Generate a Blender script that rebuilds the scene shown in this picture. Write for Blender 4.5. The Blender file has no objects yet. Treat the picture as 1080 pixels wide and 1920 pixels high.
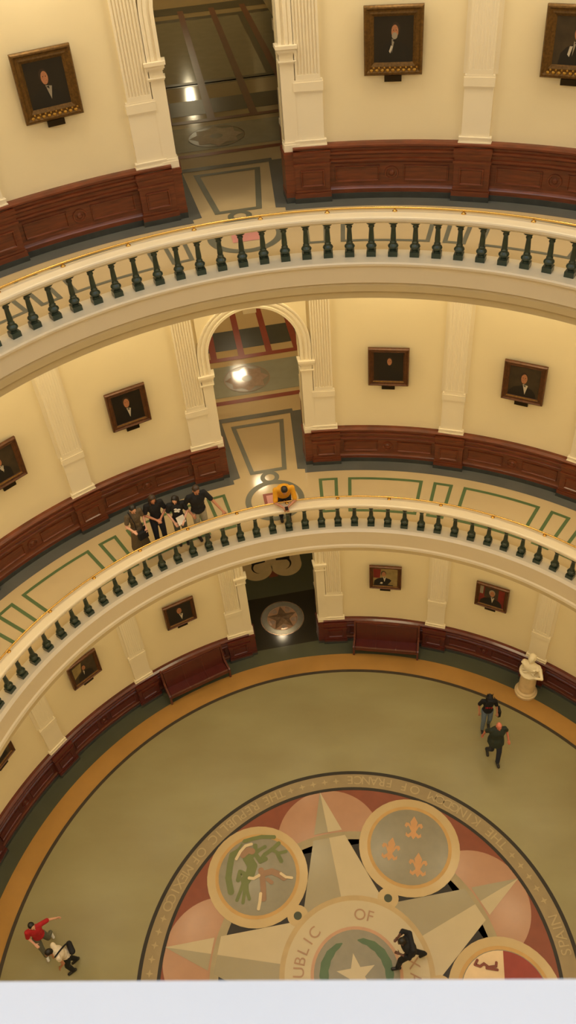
import bpy, bmesh, math, random
from mathutils import Vector, Matrix
random.seed(7)
sc = bpy.context.scene
COL = sc.collection
PI = math.pi
THC = math.radians(-10.4111)          # azimuth of the arch axis
RW = 10.27                            # wall radius
FM, FT, FR = 7.788, 14.94, 21.2       # second, third, fourth floor heights
CM, CT = 7.30, 14.40                  # ceilings under those galleries

def rad(d): return math.radians(d)
def pos(r, th, z):
    a = rad(th) + THC
    return Vector((r*math.sin(a), r*math.cos(a), z))
AX = Vector((math.sin(THC), math.cos(THC), 0)); BX = Vector((math.cos(THC), -math.sin(THC), 0))
def uv(u, v, z): return AX*u + BX*v + Vector((0, 0, z))
class Fr:
    """frame on the wall at angle th: t along the wall (to the right), n towards the centre"""
    def __init__(s, th, r=RW, z=0):
        a = rad(th) + THC
        s.o = Vector((r*math.sin(a), r*math.cos(a), z))
        s.t = Vector((math.cos(a), -math.sin(a), 0)); s.n = Vector((-math.sin(a), -math.cos(a), 0))
        s.ang = a
    def __call__(s, t, n, z): return s.o + s.t*t + s.n*n + Vector((0, 0, z))
class Loc:
    def __init__(s, o, head):   # head: direction faced (radians, from +y clockwise)
        s.o = Vector(o); s.x = Vector((math.cos(head), -math.sin(head), 0)); s.y = Vector((math.sin(head), math.cos(head), 0))
    def __call__(s, x, y, z): return s.o + s.x*x + s.y*y + Vector((0, 0, z))

# ---------------------------------------------------------------- materials
def lin(c):
    return tuple(((x/255)/12.92 if x/255 <= .04045 else ((x/255+.055)/1.055)**2.4) for x in c)
MATS = {}
def mat(name, rgb, rough=.5, metal=0, var=.06, scale=3., bump=0., spec=.5, stretch=None, emit=None, rgb2=None, coat=0, detail=4, contrast=None):
    m = bpy.data.materials.new(name); m.use_nodes = True; MATS[name] = m
    nt = m.node_tree; b = nt.nodes['Principled BSDF']
    c = lin(rgb)
    b.inputs['Roughness'].default_value = rough; b.inputs['Metallic'].default_value = metal
    b.inputs['Specular IOR Level'].default_value = spec
    b.inputs['Coat Weight'].default_value = coat; b.inputs['Coat Roughness'].default_value = .12
    tc = nt.nodes.new('ShaderNodeTexCoord'); mp = nt.nodes.new('ShaderNodeMapping')
    if stretch: mp.inputs['Scale'].default_value = stretch
    nz = nt.nodes.new('ShaderNodeTexNoise'); nz.inputs['Scale'].default_value = scale; nz.inputs['Detail'].default_value = detail
    cr = nt.nodes.new('ShaderNodeValToRGB')
    lo = tuple(x*(1-var) for x in c) if rgb2 is None else lin(rgb2)
    hi = tuple(min(1, x*(1+var)) for x in c) if rgb2 is None else c
    cr.color_ramp.elements[0].position = .32 if contrast is None else contrast[0]
    cr.color_ramp.elements[1].position = .68 if contrast is None else contrast[1]
    cr.color_ramp.elements[0].color = (*lo, 1); cr.color_ramp.elements[1].color = (*hi, 1)
    L = nt.links
    L.new(tc.outputs['Object'], mp.inputs['Vector']); L.new(mp.outputs['Vector'], nz.inputs['Vector'])
    L.new(nz.outputs['Fac'], cr.inputs['Fac']); L.new(cr.outputs['Color'], b.inputs['Base Color'])
    if bump:
        bp = nt.nodes.new('ShaderNodeBump'); bp.inputs['Strength'].default_value = bump; bp.inputs['Distance'].default_value = .02
        L.new(nz.outputs['Fac'], bp.inputs['Height']); L.new(bp.outputs['Normal'], b.inputs['Normal'])
    if emit:
        b.inputs['Emission Color'].default_value = (*lin(emit[:3]), 1); b.inputs['Emission Strength'].default_value = emit[3]
    return m
FG = dict(rough=.32, spec=.4)
mat('wall_plaster', (236, 221, 184), .75, var=.015, scale=1.2)
mat('trim_plaster', (240, 228, 202), .5, var=.012, scale=2)
mat('drum_white', (232, 232, 230), .8, var=.01)
mat('skin_pink', (200, 116, 92), .5, var=.03)
mat('ceiling_plaster', (230, 215, 180), .8, var=.01)
mat('parapet_paint', (232, 233, 238), .3, var=.008, scale=2)
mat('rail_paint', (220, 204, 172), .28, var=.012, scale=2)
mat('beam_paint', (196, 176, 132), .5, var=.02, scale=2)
mat('wood', (106, 50, 24), .38, var=.3, scale=3, stretch=(1, 1, 9), coat=.25, bump=.05)
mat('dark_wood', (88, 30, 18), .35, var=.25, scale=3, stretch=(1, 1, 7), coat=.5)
mat('marble_base', (62, 64, 60), .3, var=.15, scale=6)
mat('baluster_iron', (38, 54, 42), .33, var=.15, scale=9, coat=.3, spec=.5)
mat('brass', (214, 170, 88), .22, metal=1, var=.05)
mat('olive', (148, 139, 98), .33, rgb2=(137, 125, 85), scale=.35, spec=.5, detail=8, stretch=(1, 2.2, 1))
mat('inlay_black', (46, 40, 32), rough=.4, spec=.3); mat('ring_dark', (64, 54, 44), **FG); mat('gold', (172, 128, 66), rough=.22, var=.1, scale=.8)
mat('grey_green', (82, 84, 66), rough=.14, var=.08, scale=.7, spec=.6); mat('near_black', (46, 42, 34), rough=.12, var=.1, scale=.7, spec=.6)
mat('tan', (202, 178, 134), rough=.11, var=.04, scale=.8); mat('slate', (98, 98, 92), rough=.2, var=.08, scale=1.2)
mat('green_line', (92, 112, 72), **FG); mat('grey_line', (112, 110, 92), **FG); mat('teal', (150, 152, 138), rough=.12, var=.05)
mat('red_line', (142, 62, 40), **FG); mat('dark_field', (66, 66, 56), **FG); mat('pink', (206, 140, 128), **FG); mat('rose_stone', (168, 144, 128), rough=.09, var=.12, scale=9)
mat('maroon', (126, 64, 40), **FG); mat('lobe', (170, 128, 100), rough=.2, var=.03); mat('band_brown', (146, 126, 90), **FG)
mat('letter', (172, 150, 108), **FG); mat('star_light', (184, 166, 130), rough=.32, var=.02, scale=2); mat('star_grey', (152, 140, 112), rough=.2, var=.02, scale=2)
mat('band_grey', (154, 138, 104), **FG); mat('seal_ring', (186, 160, 114), rough=.2, var=.02); mat('seal_gold', (184, 144, 84), **FG); mat('seal_grey', (134, 126, 106), rough=.2, var=.05, scale=4)
mat('dot_green', (62, 66, 42), **FG); mat('leaf', (104, 110, 62), **FG); mat('leaf_dark', (78, 98, 62), **FG); mat('eagle', (146, 112, 84), **FG); mat('ochre', (176, 150, 104), **FG)
mat('rose_letter', (160, 124, 92), **FG); mat('rose_ring', (180, 138, 104), **FG); mat('lis', (190, 140, 90), **FG); mat('snake', (206, 184, 144), **FG)
mat('seal_red', (140, 54, 40), **FG); mat('seal_cream', (212, 184, 144), **FG); mat('lion', (120, 60, 40), **FG)
mat('cream_stone', (206, 182, 136), **FG); mat('silver', (150, 145, 132), .25, metal=.7, var=.1, scale=8); mat('star_metal', (176, 150, 132), .22, metal=.75, var=.2, scale=9)
mat('frame_gold', (104, 76, 36), .38, metal=.55, var=.3, scale=22, bump=.3); mat('frame_wood', (92, 56, 30), .4, metal=.25, var=.25, scale=12)
mat('frame_orn', (182, 140, 62), .35, metal=.7, var=.25, scale=30)
mat('canvas_black', (24, 18, 13), .45, var=.2, scale=5); mat('canvas_brown', (58, 46, 32), .45, var=.3, scale=4); mat('canvas_red', (120, 30, 24), .5, var=.2, scale=4); mat('canvas_sand', (150, 130, 84), .5, var=.2, scale=6)
mat('paint_suit', (16, 14, 15), .45); mat('paint_skin', (172, 116, 82), .5, var=.15, scale=30); mat('paint_shirt', (200, 190, 172), .5); mat('paint_hair', (52, 36, 26), .5); mat('paint_grey', (150, 140, 124), .5)
mat('plate', (44, 34, 20), .35, metal=.6); mat('leather', (80, 25, 16), .3, var=.12, scale=5, coat=.35)
mat('marble_white', (236, 222, 190), .35, var=.05, scale=4); mat('marble_cream', (222, 196, 150), .35, var=.1, scale=5)
mat('lamp_glass', (255, 236, 190), .4, emit=(255, 232, 190, 76)); mat('lamp_glass_far', (255, 240, 200), .4, emit=(255, 236, 190, 55))
mat('skin_light', (214, 160, 130), .5, var=.03); mat('skin_tan', (180, 122, 90), .5, var=.03); mat('skin_dark', (90, 56, 42), .5, var=.03)
mat('hair_black', (24, 19, 16), .45, var=.3, scale=40); mat('hair_brown', (58, 40, 28), .45, var=.3, scale=40)
mat('cloth_olive', (92, 76, 54), .8, var=.3, scale=60); mat('cloth_black', (16, 15, 18), .8, var=.15, scale=30); mat('cloth_darkgreen', (36, 44, 34), .8, var=.15, scale=30)
mat('cloth_khaki', (176, 166, 140), .8, var=.08, scale=20); mat('cloth_yellow', (218, 152, 20), .8, var=.08, scale=20); mat('cloth_jeans', (104, 116, 128), .8, var=.12, scale=40)
mat('cloth_navy', (30, 34, 48), .8, var=.15, scale=30); mat('cloth_red', (176, 26, 34), .8, var=.08, scale=20); mat('cloth_white', (222, 206, 180), .8, var=.06, scale=20); mat('cloth_grey', (98, 98, 84), .8, var=.12, scale=30)
mat('shoe_dark', (26, 22, 20), .5); mat('shoe_white', (210, 206, 196), .5); mat('phone', (30, 30, 34), .2); mat('paper', (232, 226, 214), .6); mat('eye_dark', (20, 14, 12), .3); mat('lip', (150, 84, 74), .5)

# ---------------------------------------------------------------- mesh builder
class MB:
    def __init__(s): s.v = []; s.f = []; s.m = []; s.ms = []; s.sm = []
    def mi(s, m):
        if m not in s.ms: s.ms.append(m)
        return s.ms.index(m)
    def add(s, pts, faces, m, smooth=False):
        b = len(s.v); s.v += [Vector(p) for p in pts]; k = s.mi(m)
        for f in faces: s.f.append([b+i for i in f]); s.m.append(k); s.sm.append(smooth)
    def poly(s, pts, m): s.add(pts, [list(range(len(pts)))], m)
    def grid(s, rows, m, closed=False, smooth=False, rowclosed=False):
        n = len(rows[0]); pts = [p for r in rows for p in r]; fs = []
        R = len(rows)
        for i in range(R if rowclosed else R-1):
            for j in range(n if closed else n-1):
                a = i*n+j; b = i*n+(j+1) % n; i2 = (i+1) % R; c = i2*n+(j+1) % n; d = i2*n+j
                fs.append([a, b, c, d])
        s.add(pts, fs, m, smooth)
    def box(s, P, x0, x1, y0, y1, z0, z1, m):
        c = [P(x, y, z) for z in (z0, z1) for x, y in ((x0, y0), (x1, y0), (x1, y1), (x0, y1))]
        s.add(c, [(0, 3, 2, 1), (4, 5, 6, 7), (0, 1, 5, 4), (1, 2, 6, 5), (2, 3, 7, 6), (3, 0, 4, 7)], m)
    def prism(s, P, poly, z0, z1, m, smooth=False):
        n = len(poly); c = [P(x, y, z0) for x, y in poly]+[P(x, y, z1) for x, y in poly]
        s.add(c, [list(range(n))[::-1], [n+i for i in range(n)]], m)
        s.add(c, [(i, (i+1) % n, n+(i+1) % n, n+i) for i in range(n)], m, smooth)
    def lathe(s, P, prof, m, n=16, x=0, y=0, smooth=True, caps=True):
        rows = [[P(x+r*math.cos(2*PI*k/n), y+r*math.sin(2*PI*k/n), z) for k in range(n)] for r, z in prof]
        s.grid(rows, m, closed=True, smooth=smooth)
        if caps:
            s.add(rows[0], [list(range(n))[::-1]], m); s.add(rows[-1], [list(range(n))], m)
    def tube(s, pts, r, m, n=8, closed=False):
        pts = [Vector(p) for p in pts]; rows = []
        for i, p in enumerate(pts):
            a = pts[(i-1) % len(pts)] if (closed or i > 0) else p; b = pts[(i+1) % len(pts)] if (closed or i < len(pts)-1) else p
            d = (b-a).normalized(); up = Vector((0, 0, 1)) if abs(d.z) < .9 else Vector((1, 0, 0))
            e = d.cross(up).normalized(); g = e.cross(d)
            rows.append([p+e*(r*math.cos(2*PI*k/n))+g*(r*math.sin(2*PI*k/n)) for k in range(n)])
        s.grid(rows, m, closed=True, smooth=True, rowclosed=closed)
        if not closed:
            s.add(rows[0], [list(range(n))], m); s.add(rows[-1], [list(range(n))[::-1]], m)
    def ring(s, prof, m, a0=-180, a1=180, st=1.5, smooth=False, close_prof=False):
        """sweep an (r,z) profile around the axis"""
        n = max(1, int(round((a1-a0)/st))); full = abs(a1-a0-360) < 1e-6
        rows = [[pos(r, a0+(a1-a0)*k/n, z) for r, z in prof] for k in range(n if full else n+1)]
        s.grid(rows, m, closed=close_prof, smooth=smooth, rowclosed=full)
        if not full and close_prof:
            s.add(rows[0], [list(range(len(prof)))], m); s.add(rows[-1], [list(range(len(prof)))[::-1]], m)
    def sector(s, r0, r1, a0, a1, z, m, st=2.):
        n = max(1, int(math.ceil((a1-a0)/st)))
        rows = [[pos(r, a0+(a1-a0)*k/n, z) for k in range(n+1)] for r in (r0, r1)]
        s.grid(rows, m)
    def disc(s, c, r, z, m, n=40, r0=0, a0=0, a1=360, F=uv):
        full = a1-a0 >= 360
        k = n if full else n+1
        o = [F(c[0]+r*math.cos(rad(a0+(a1-a0)*i/n)), c[1]+r*math.sin(rad(a0+(a1-a0)*i/n)), z) for i in range(k)]
        if r0 == 0: s.poly(o, m); return
        i_ = [F(c[0]+r0*math.cos(rad(a0+(a1-a0)*i/n)), c[1]+r0*math.sin(rad(a0+(a1-a0)*i/n)), z) for i in range(k)]
        s.grid([o, i_], m, closed=full)
    def sph(s, c, rx, m, ry=None, rz=None, X=Vector((1, 0, 0)), Y=Vector((0, 1, 0)), Z=Vector((0, 0, 1)), n=14):
        ry = ry or rx; rz = rz or rx; c = Vector(c); rows = []
        for i in range(1, n//2+1):
            t = PI*i/(n//2+1)
            rows.append([c+Z*(rz*math.cos(t))+X*(rx*math.sin(t)*math.cos(2*PI*k/n))+Y*(ry*math.sin(t)*math.sin(2*PI*k/n)) for k in range(n)])
        b = len(s.v); s.grid(rows, m, closed=True, smooth=True)
        s.add([c+Z*rz]+rows[0], [(0, 1+(k+1) % n, 1+k) for k in range(n)][::1], m, True)
        s.add([c-Z*rz]+rows[-1], [(0, 1+k, 1+(k+1) % n) for k in range(n)], m, True)
    def cap(s, a, b, ra, rb, m, n=12):
        a = Vector(a); b = Vector(b); d = (b-a)
        if d.length < 1e-5: s.sph(a, max(ra, rb), m); return
        d.normalize(); up = Vector((0, 0, 1)) if abs(d.z) < .9 else Vector((1, 0, 0)); e = d.cross(up).normalized(); g = e.cross(d)
        rows = []
        for c, r, ts in ((a, ra, (-75, -45, -15)), (b, rb, (15, 45, 75))):
            for t in ts:
                rr = r*math.cos(rad(t)); rows.append([c+d*(r*math.sin(rad(t)))+e*(rr*math.cos(2*PI*k/n))+g*(rr*math.sin(2*PI*k/n)) for k in range(n)])
        s.grid(rows, m, closed=True, smooth=True)
        s.add(rows[0], [list(range(n))[::-1]], m, True); s.add(rows[-1], [list(range(n))], m, True)
    def mesh(s, name, merge=True):
        me = bpy.data.meshes.new(name); me.from_pydata([tuple(p) for p in s.v], [], s.f)
        for k in s.ms: me.materials.append(MATS[k])
        me.polygons.foreach_set('material_index', s.m); me.polygons.foreach_set('use_smooth', s.sm)
        me.update()
        return me
    def build(s, name, parent=None, origin=None, fix=False):
        if parent is not None: org = Vector(parent['_o'])
        else: org = Vector(origin) if origin is not None else Vector((0, 0, 0))
        s.v = [p-org for p in s.v]
        me = s.mesh(name)
        if fix:
            bm = bmesh.new(); bm.from_mesh(me); bmesh.ops.remove_doubles(bm, verts=bm.verts, dist=1e-5)
            bmesh.ops.recalc_face_normals(bm, faces=bm.faces); bm.to_mesh(me); bm.free()
        o = bpy.data.objects.new(name, me); COL.objects.link(o)
        if parent is not None:
            o.parent = parent; o['_o'] = tuple(org)
        else:
            o.location = org; o['_o'] = tuple(org)
        return o
def tag(o, label=None, cat=None, group=None, kind=None):
    if label: o['label'] = label
    if cat: o['category'] = cat
    if group: o['group'] = group
    if kind: o['kind'] = kind
    return o
def empty(name, loc, label=None, cat=None, group=None, kind=None):
    o = bpy.data.objects.new(name, None); COL.objects.link(o); o.location = loc; o['_o'] = tuple(loc); o.empty_display_size = .1
    return tag(o, label, cat, group, kind)
def struct(mb, name, fix=False): return tag(mb.build(name, fix=fix), kind='structure')

# ---------------------------------------------------------------- camera
cam = bpy.data.cameras.new('camera'); co = bpy.data.objects.new('camera', cam); COL.objects.link(co); sc.camera = co
R = Vector((0.99739481, 0.01578241, -0.07038834)); U = Vector((0.03983437, 0.69300323, 0.71983314)); F = Vector((-0.06014004, 0.7207617, -0.69056914))
co.matrix_world = Matrix(((R.x, U.x, -F.x, 0), (R.y, U.y, -F.y, -6.88655), (R.z, U.z, -F.z, 22.32561), (0, 0, 0, 1)))
cam.sensor_fit = 'VERTICAL'; cam.sensor_height = 36; cam.lens = 1567.014*36/1920; cam.clip_start = .02; cam.clip_end = 200
cam.dof.use_dof = True; cam.dof.focus_distance = 18; cam.dof.aperture_fstop = 49
# ================================================================ ground floor
SOL = -.25
def text_poly(mb, ch, place, size, m, z):
    cu = bpy.data.curves.new('t', 'FONT'); cu.body = ch; cu.size = size; cu.align_x = 'CENTER'
    o = bpy.data.objects.new('t', cu); COL.objects.link(o)
    dg = bpy.context.evaluated_depsgraph_get(); me = o.evaluated_get(dg).to_mesh()
    pts = [place(v.co.x-0, v.co.y-size*.35, z) for v in me.vertices]; fs = [list(p.vertices) for p in me.polygons]
    o.evaluated_get(dg).to_mesh_clear(); bpy.data.objects.remove(o); bpy.data.curves.remove(cu)
    mb.add(pts, fs, m)
g = MB()
Z1, Z2, Z3, Z4, Z5, Z6 = (.003*k for k in range(1, 7))
g.sector(0, 12.0, -180, 180, 0, 'grey_green')
g.add([uv(9, -4, -.001), uv(20, -4, -.001), uv(20, 4, -.001), uv(9, 4, -.001)], [(0, 1, 2, 3)], 'grey_green')
g.sector(8.96, 9.617, -180, 180, Z1, 'gold'); g.sector(8.90, 9.0, -180, 180, Z2, 'ring_dark')
g.sector(5.40, 8.90, -180, 180, Z1, 'olive')
g.sector(5.33, 5.43, -180, 180, Z2, 'inlay_black'); g.sector(4.90, 5.34, -180, 180, Z1, 'band_brown'); g.sector(4.84, 4.93, -180, 180, Z2, 'inlay_black')
g.sector(3.45, 4.86, -180, 180, Z1, 'maroon'); g.sector(0, 3.5, -180, 180, Z1, 'inlay_black')
def pc(r, a): return (r*math.cos(rad(a)), r*math.sin(rad(a)))
def clipdisc(c, r, rmin, m, z):   # lobe: circle part outside rmin and inside 4.86
    n = 64; pts = []
    for i in range(n):
        x = c[0]+r*math.cos(2*PI*i/n); y = c[1]+r*math.sin(2*PI*i/n); q = math.hypot(x, y); k = min(max(q, rmin), 4.85)/q
        pts.append(uv(x*k, y*k, z))
    g.poly(pts, m)
A0 = .4
for k in range(5):
    a = A0+72*k
    clipdisc(pc(3.46, a), 1.42, 3.5, 'lobe', Z2)
g.sector(3.40, 3.62, -180, 180, Z3, 'band_grey')
def ln(a, along, side, z):
    c, s_ = math.cos(rad(a)), math.sin(rad(a)); return uv(along*c-side*s_, along*s_+side*c, z)
for k in range(5):
    a = A0+72*k; tip = 4.86; inn = 1.45; w = .325*(tip-inn); 
    def st(x): return .325*(tip-x)
    for sg, m in ((1, 'star_light'), (-1, 'star_grey')):
        g.poly([ln(a, 3.66, 0, Z4), ln(a, 3.66, sg*st(3.66), Z4), ln(a, tip, 0, Z4)][::sg], m)
        g.poly([ln(a, 1.0, 0, Z4), ln(a, inn, sg*w, Z4), ln(a, 3.5, sg*st(3.5), Z4), ln(a, 3.5, 0, Z4)][::sg], m)
    a36 = a+36
    c = pc(3.53, a36)
    g.disc(c, 1.35, Z5, 'seal_ring'); g.disc(c, 1.13, Z6, 'seal_gold'); g.disc(c, 1.04, Z6+.003, 'seal_grey')
    g.disc(pc(2.02, a36), .27, Z5+.001, 'seal_ring', 24); g.disc(pc(2.02, a36), .105, Z6+.001, 'dot_green', 20)
g.disc((0, 0), 1.9, Z5+.002, 'ochre', 64); g.disc((0, 0), 1.77, Z6, 'star_light', 64); g.disc((0, 0), 1.13, Z6+.003, 'rose_ring', 48); g.disc((0, 0), 1.05, Z6+.006, 'seal_grey', 48)
ZZ = Z6+.009
st_ = [uv((.5 if i % 2 == 0 else .2)*math.cos(rad(36*i+2)), (.5 if i % 2 == 0 else .2)*math.sin(rad(36*i+2)), ZZ) for i in range(10)]
g.poly(st_, 'star_light')
for sg in (1, -1):      # wreath around the star
    n = 16; rows = [[], []]
    for i in range(n+1):
        a = sg*(14+ (166-14)*i/n); w = .09*math.sin(PI*(i/n)**.7)+.012+.018*(i % 2)
        rows[0].append(uv(*pc(.80-w, a), ZZ)); rows[1].append(uv(*pc(.80+w, a), ZZ))
    g.grid(rows, 'leaf_dark')
def arc_text(txt, a_start, a_end, r, size, m, outward, z=Z4):
    n = len(txt)
    for i, ch in enumerate(txt):
        if ch == ' ': continue
        a = a_start+(a_end-a_start)*i/max(1, n-1); c = uv(*pc(r, a), 0)
        er = (uv(*pc(1, a), 0)); et = uv(-math.sin(rad(a)), math.cos(rad(a)), 0)
        if outward: pl = lambda x, y, zz, c=c, er=er, et=et: c+et*x+er*(y)+Vector((0, 0, zz))
        else: pl = lambda x, y, zz, c=c, er=er, et=et: c-et*x-er*(y)+Vector((0, 0, zz))
        text_poly(g, ch, pl, size, m, z)
arc_text('FRANCE', 23.3, 10.8, 5.14, .36, 'letter', False); arc_text('OF', 31.5, 28, 5.14, .36, 'letter', False)
arc_text('KINGDOM', 52.2, 37.2, 5.14, .36, 'letter', False); arc_text('THE', 62.2, 57.2, 5.14, .36, 'letter', False)
arc_text('THE', -12, -17, 5.14, .36, 'letter', False); arc_text('REPUBLIC', -21, -37.4, 5.14, .36, 'letter', False)
arc_text('OF', -42.6, -45.4, 5.14, .36, 'letter', False); arc_text('MEXICO', -49, -60.5, 5.14, .36, 'letter', False)
arc_text('SPAIN', 95, 86.5, 5.14, .36, 'letter', False)
arc_text('REPUBLIC', -108, -36, 1.43, .39, 'rose_letter', True, ZZ); arc_text('OF', 16, 26.5, 1.43, .39, 'rose_letter', True, ZZ)
arc_text('THE', -160, -132, 1.43, .39, 'rose_letter', True, ZZ); arc_text('TEXAS', 62, 118, 1.43, .39, 'rose_letter', True, ZZ)
for base in (73.5, -1.2, -71.5):
    for j in range(5):
        a = base+3.7*(j-2); c = uv(*pc(5.13, a), 0); er = uv(*pc(1, a), 0); et = uv(-math.sin(rad(a)), math.cos(rad(a)), 0)
        g.poly([c+(er*math.cos(q_*PI/4)+et*math.sin(q_*PI/4))*(.1 if q_ % 2 == 0 else .035)+Vector((0, 0, Z4)) for q_ in range(8)], 'letter')
# seals: local map - up is +radial of the seal as the picture shows it (picture up = away from the camera)
ZS = Z6+.006
def blob(c, pts, m, z=ZS, sc_=1.):
    g.poly([Vector((c.x+x*sc_, c.y+y*sc_, z)) for x, y in pts], m)
TK = [0]
def thick(c, path, w, m, z=ZS):
    TK[0] += 1; z += .0006*TK[0]
    for (x0, y0), (x1, y1) in zip(path, path[1:]):
        d = Vector((x1-x0, y1-y0)); L = d.length or 1; nx, ny = -d.y/L*w, d.x/L*w; ex, ey = d.x/L*w*.5, d.y/L*w*.5
        g.poly([Vector((c.x+x0+nx, c.y+y0+ny, z)), Vector((c.x+x0-nx, c.y+y0-ny, z)), Vector((c.x+x1-nx, c.y+y1-ny, z)), Vector((c.x+x1+nx, c.y+y1+ny, z))], m)
    for i, (x, y) in enumerate(path): g.poly([Vector((c.x+x+w*1.06*math.cos(PI*q/6), c.y+y+w*1.06*math.sin(PI*q/6), z+.0002+.00005*i)) for q in range(12)], m)
cF = uv(*pc(3.53, 36.4), 0)
for px, py, an in ((.17, .52, -8), (-.5, -.06, -14), (.19, -.50, -8)):
    c = Vector((cF.x+px, cF.y+py, 0)); ca, sa = math.cos(rad(an)), math.sin(rad(an))
    def r_(pts): return [(x*ca-y*sa, x*sa+y*ca) for x, y in pts]
    k = 1.25
    blob(c, r_([(0, .26), (.08, .12), (.055, -.02), (.05, -.2), (0, -.27), (-.05, -.2), (-.055, -.02), (-.08, .12)]), 'lis', sc_=k)
    for sg in (1, -1):
        blob(c, r_([(sg*.05, -.01), (sg*.10, .09), (sg*.17, .10), (sg*.2, .03), (sg*.16, -.02), (sg*.13, .03), (sg*.1, .01), (sg*.06, -.08)][::sg]), 'lis', ZS+.001, k)
        blob(c, r_([(sg*.04, -.1), (sg*.12, -.17), (sg*.16, -.12), (sg*.17, -.2), (sg*.1, -.24), (sg*.04, -.18)][::sg]), 'lis', ZS+.001, k)
cM = uv(*pc(3.53, -35.6), 0)
def T(x, y): return ((x-535)/505*1.35, (600-y)/520*1.35*1.18)   # position inside the left seal
for path, w, m in (([(330, 390), (270, 420), (255, 500), (245, 620), (280, 740)], .085, 'leaf'), ([(390, 295), (470, 275), (560, 258), (690, 262)], .055, 'leaf'),
                   ([(430, 450), (480, 520), (460, 590), (420, 640)], .13, 'leaf'), ([(470, 440), (540, 380), (600, 350)], .05, 'leaf'), ([(560, 470), (600, 420), (680, 370), (740, 320)], .055, 'leaf'),
                   ([(680, 380), (740, 410), (815, 395)], .045, 'leaf'), ([(730, 410), (770, 480)], .055, 'leaf'), ([(430, 600), (360, 570), (345, 640)], .06, 'leaf'),
                   ([(410, 620), (380, 720), (345, 810)], .045, 'leaf'), ([(410, 640), (415, 740), (405, 830)], .045, 'leaf'), ([(430, 640), (440, 740), (465, 800)], .045, 'leaf'), ([(500, 340), (510, 420), (560, 480), (610, 460)], .06, 'leaf'),
                   ([(570, 560), (590, 640), (600, 720), (605, 800)], .075, 'eagle'), ([(590, 590), (680, 570), (760, 600), (800, 625)], .08, 'eagle'), ([(380, 420), (430, 380), (470, 390)], .085, 'eagle'), ([(640, 640), (680, 665)], .05, 'eagle'),
                   ([(315, 455), (350, 390), (400, 340), (460, 325)], .04, 'snake'), ([(455, 625), (500, 630), (550, 605)], .04, 'snake'), ([(770, 590), (820, 620), (880, 628)], .035, 'snake'), ([(575, 760), (570, 830), (560, 885)], .04, 'snake'),
                   ([(330, 370), (360, 325)], .025, 'leaf'), ([(405, 300), (375, 300)], .03, 'leaf')):
    thick(cM, [T(*p) for p in path], w, m, ZS+.001)
cS = uv(*pc(3.53, 108.4), 0)   # quartered seal, only its top edge shows above the rail
def half(a0, a1, m, z): g.poly([Vector((cS.x, cS.y, z))]+[Vector((cS.x+1.02*math.cos(rad(a0+(a1-a0)*i/14)), cS.y+1.02*math.sin(rad(a0+(a1-a0)*i/14)), z)) for i in range(15)], m)
half(0, 84, 'seal_red', ZS); half(84, 180, 'seal_cream', ZS); half(180, 270, 'seal_red', ZS); half(270, 360, 'seal_cream', ZS)
thick(cS, [(-.55, .80), (-.62, .70), (-.5, .66), (-.4, .72), (-.3, .64), (-.12, .66), (-.1, .74)], .032, 'lion', ZS+.002)
thick(cS, [(-.35, .62), (-.1, .58)], .03, 'lion', ZS+.0025)
# threshold and the corridor floor of the ground level
g.add([uv(10.18, -3, Z1), uv(12.42, -3, Z1), uv(12.42, 3, Z1), uv(10.18, 3, Z1)], [(0, 3, 2, 1)][::-1], 'near_black')
g.add([uv(12.42, -3, Z1), uv(20, -3, Z1), uv(20, 3, Z1), uv(12.42, 3, Z1)], [(0, 1, 2, 3)], 'grey_green')
g.disc((11.37, 0), .74, Z2, 'silver', 48); g.disc((11.37, 0), .745, Z3, 'star_metal', 48, r0=.715); g.disc((11.37, 0), .52, Z3, 'rose_ring', 48)
for i in range(5):
    a = 72*i
    for sg in (1, -1):
        p0 = (11.37, 0); t1 = (11.37+.52*math.cos(rad(a)), .52*math.sin(rad(a))); t2 = (11.37+.24*math.cos(rad(a+36*sg)), .24*math.sin(rad(a+36*sg)))
        pts = [uv(*p0, Z4+.05), uv(*t1, Z4), uv(*t2, Z4)]
        g.poly(pts if sg > 0 else pts[::-1], 'star_metal')
for i in range(5):
    a = 72*i+36; g.disc((11.37+.38*math.cos(rad(a)), .38*math.sin(rad(a))), .09, Z4, 'rose_stone', 12)
for i in range(5): g.disc((11.37, 0), .50, Z4+.001, 'star_metal', 8, r0=.44, a0=72*i+22, a1=72*i+50)
# pale scrollwork on the corridor floor
for v in (-.52, .52): g.disc((13.80, v*1.03), .56, Z2, 'cream_stone', 40)
g.add([uv(13.85, -1.09, Z2+.001), uv(15.0, -1.09, Z2+.001), uv(15.0, 1.09, Z2+.001), uv(13.85, 1.09, Z2+.001)], [(0, 1, 2, 3)], 'cream_stone')
for sg in (-1, 1):
    cu_, cv_ = 13.84, .40
    n = 14; o_ = []; i_ = []
    for i in range(n+1):
        f_ = i/n; aa = 20+145*f_; w = .10*(1-f_)**.8+.004
        r0_ = .27
        o_.append(uv(cu_+(r0_+w)*math.cos(rad(aa)), sg*(cv_+(r0_+w)*math.sin(rad(aa))), Z3)); i_.append(uv(cu_+r0_*math.cos(rad(aa)), sg*(cv_+r0_*math.sin(rad(aa))), Z3))
    g.grid([o_, i_], 'near_black')
    g.add([uv(14.08, sg*.20, Z3+.0005), uv(14.2, sg*.20, Z3+.0005), uv(14.2, sg*.72, Z3+.0005), uv(14.02, sg*.70, Z3+.0005)], [(0, 1, 2, 3)], 'near_black')
g.add([uv(13.30, -.16, Z1+.001), uv(13.62, -.16, Z1+.001), uv(13.62, .16, Z1+.001), uv(13.30, .16, Z1+.001)], [(0, 1, 2, 3)], 'maroon')
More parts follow.
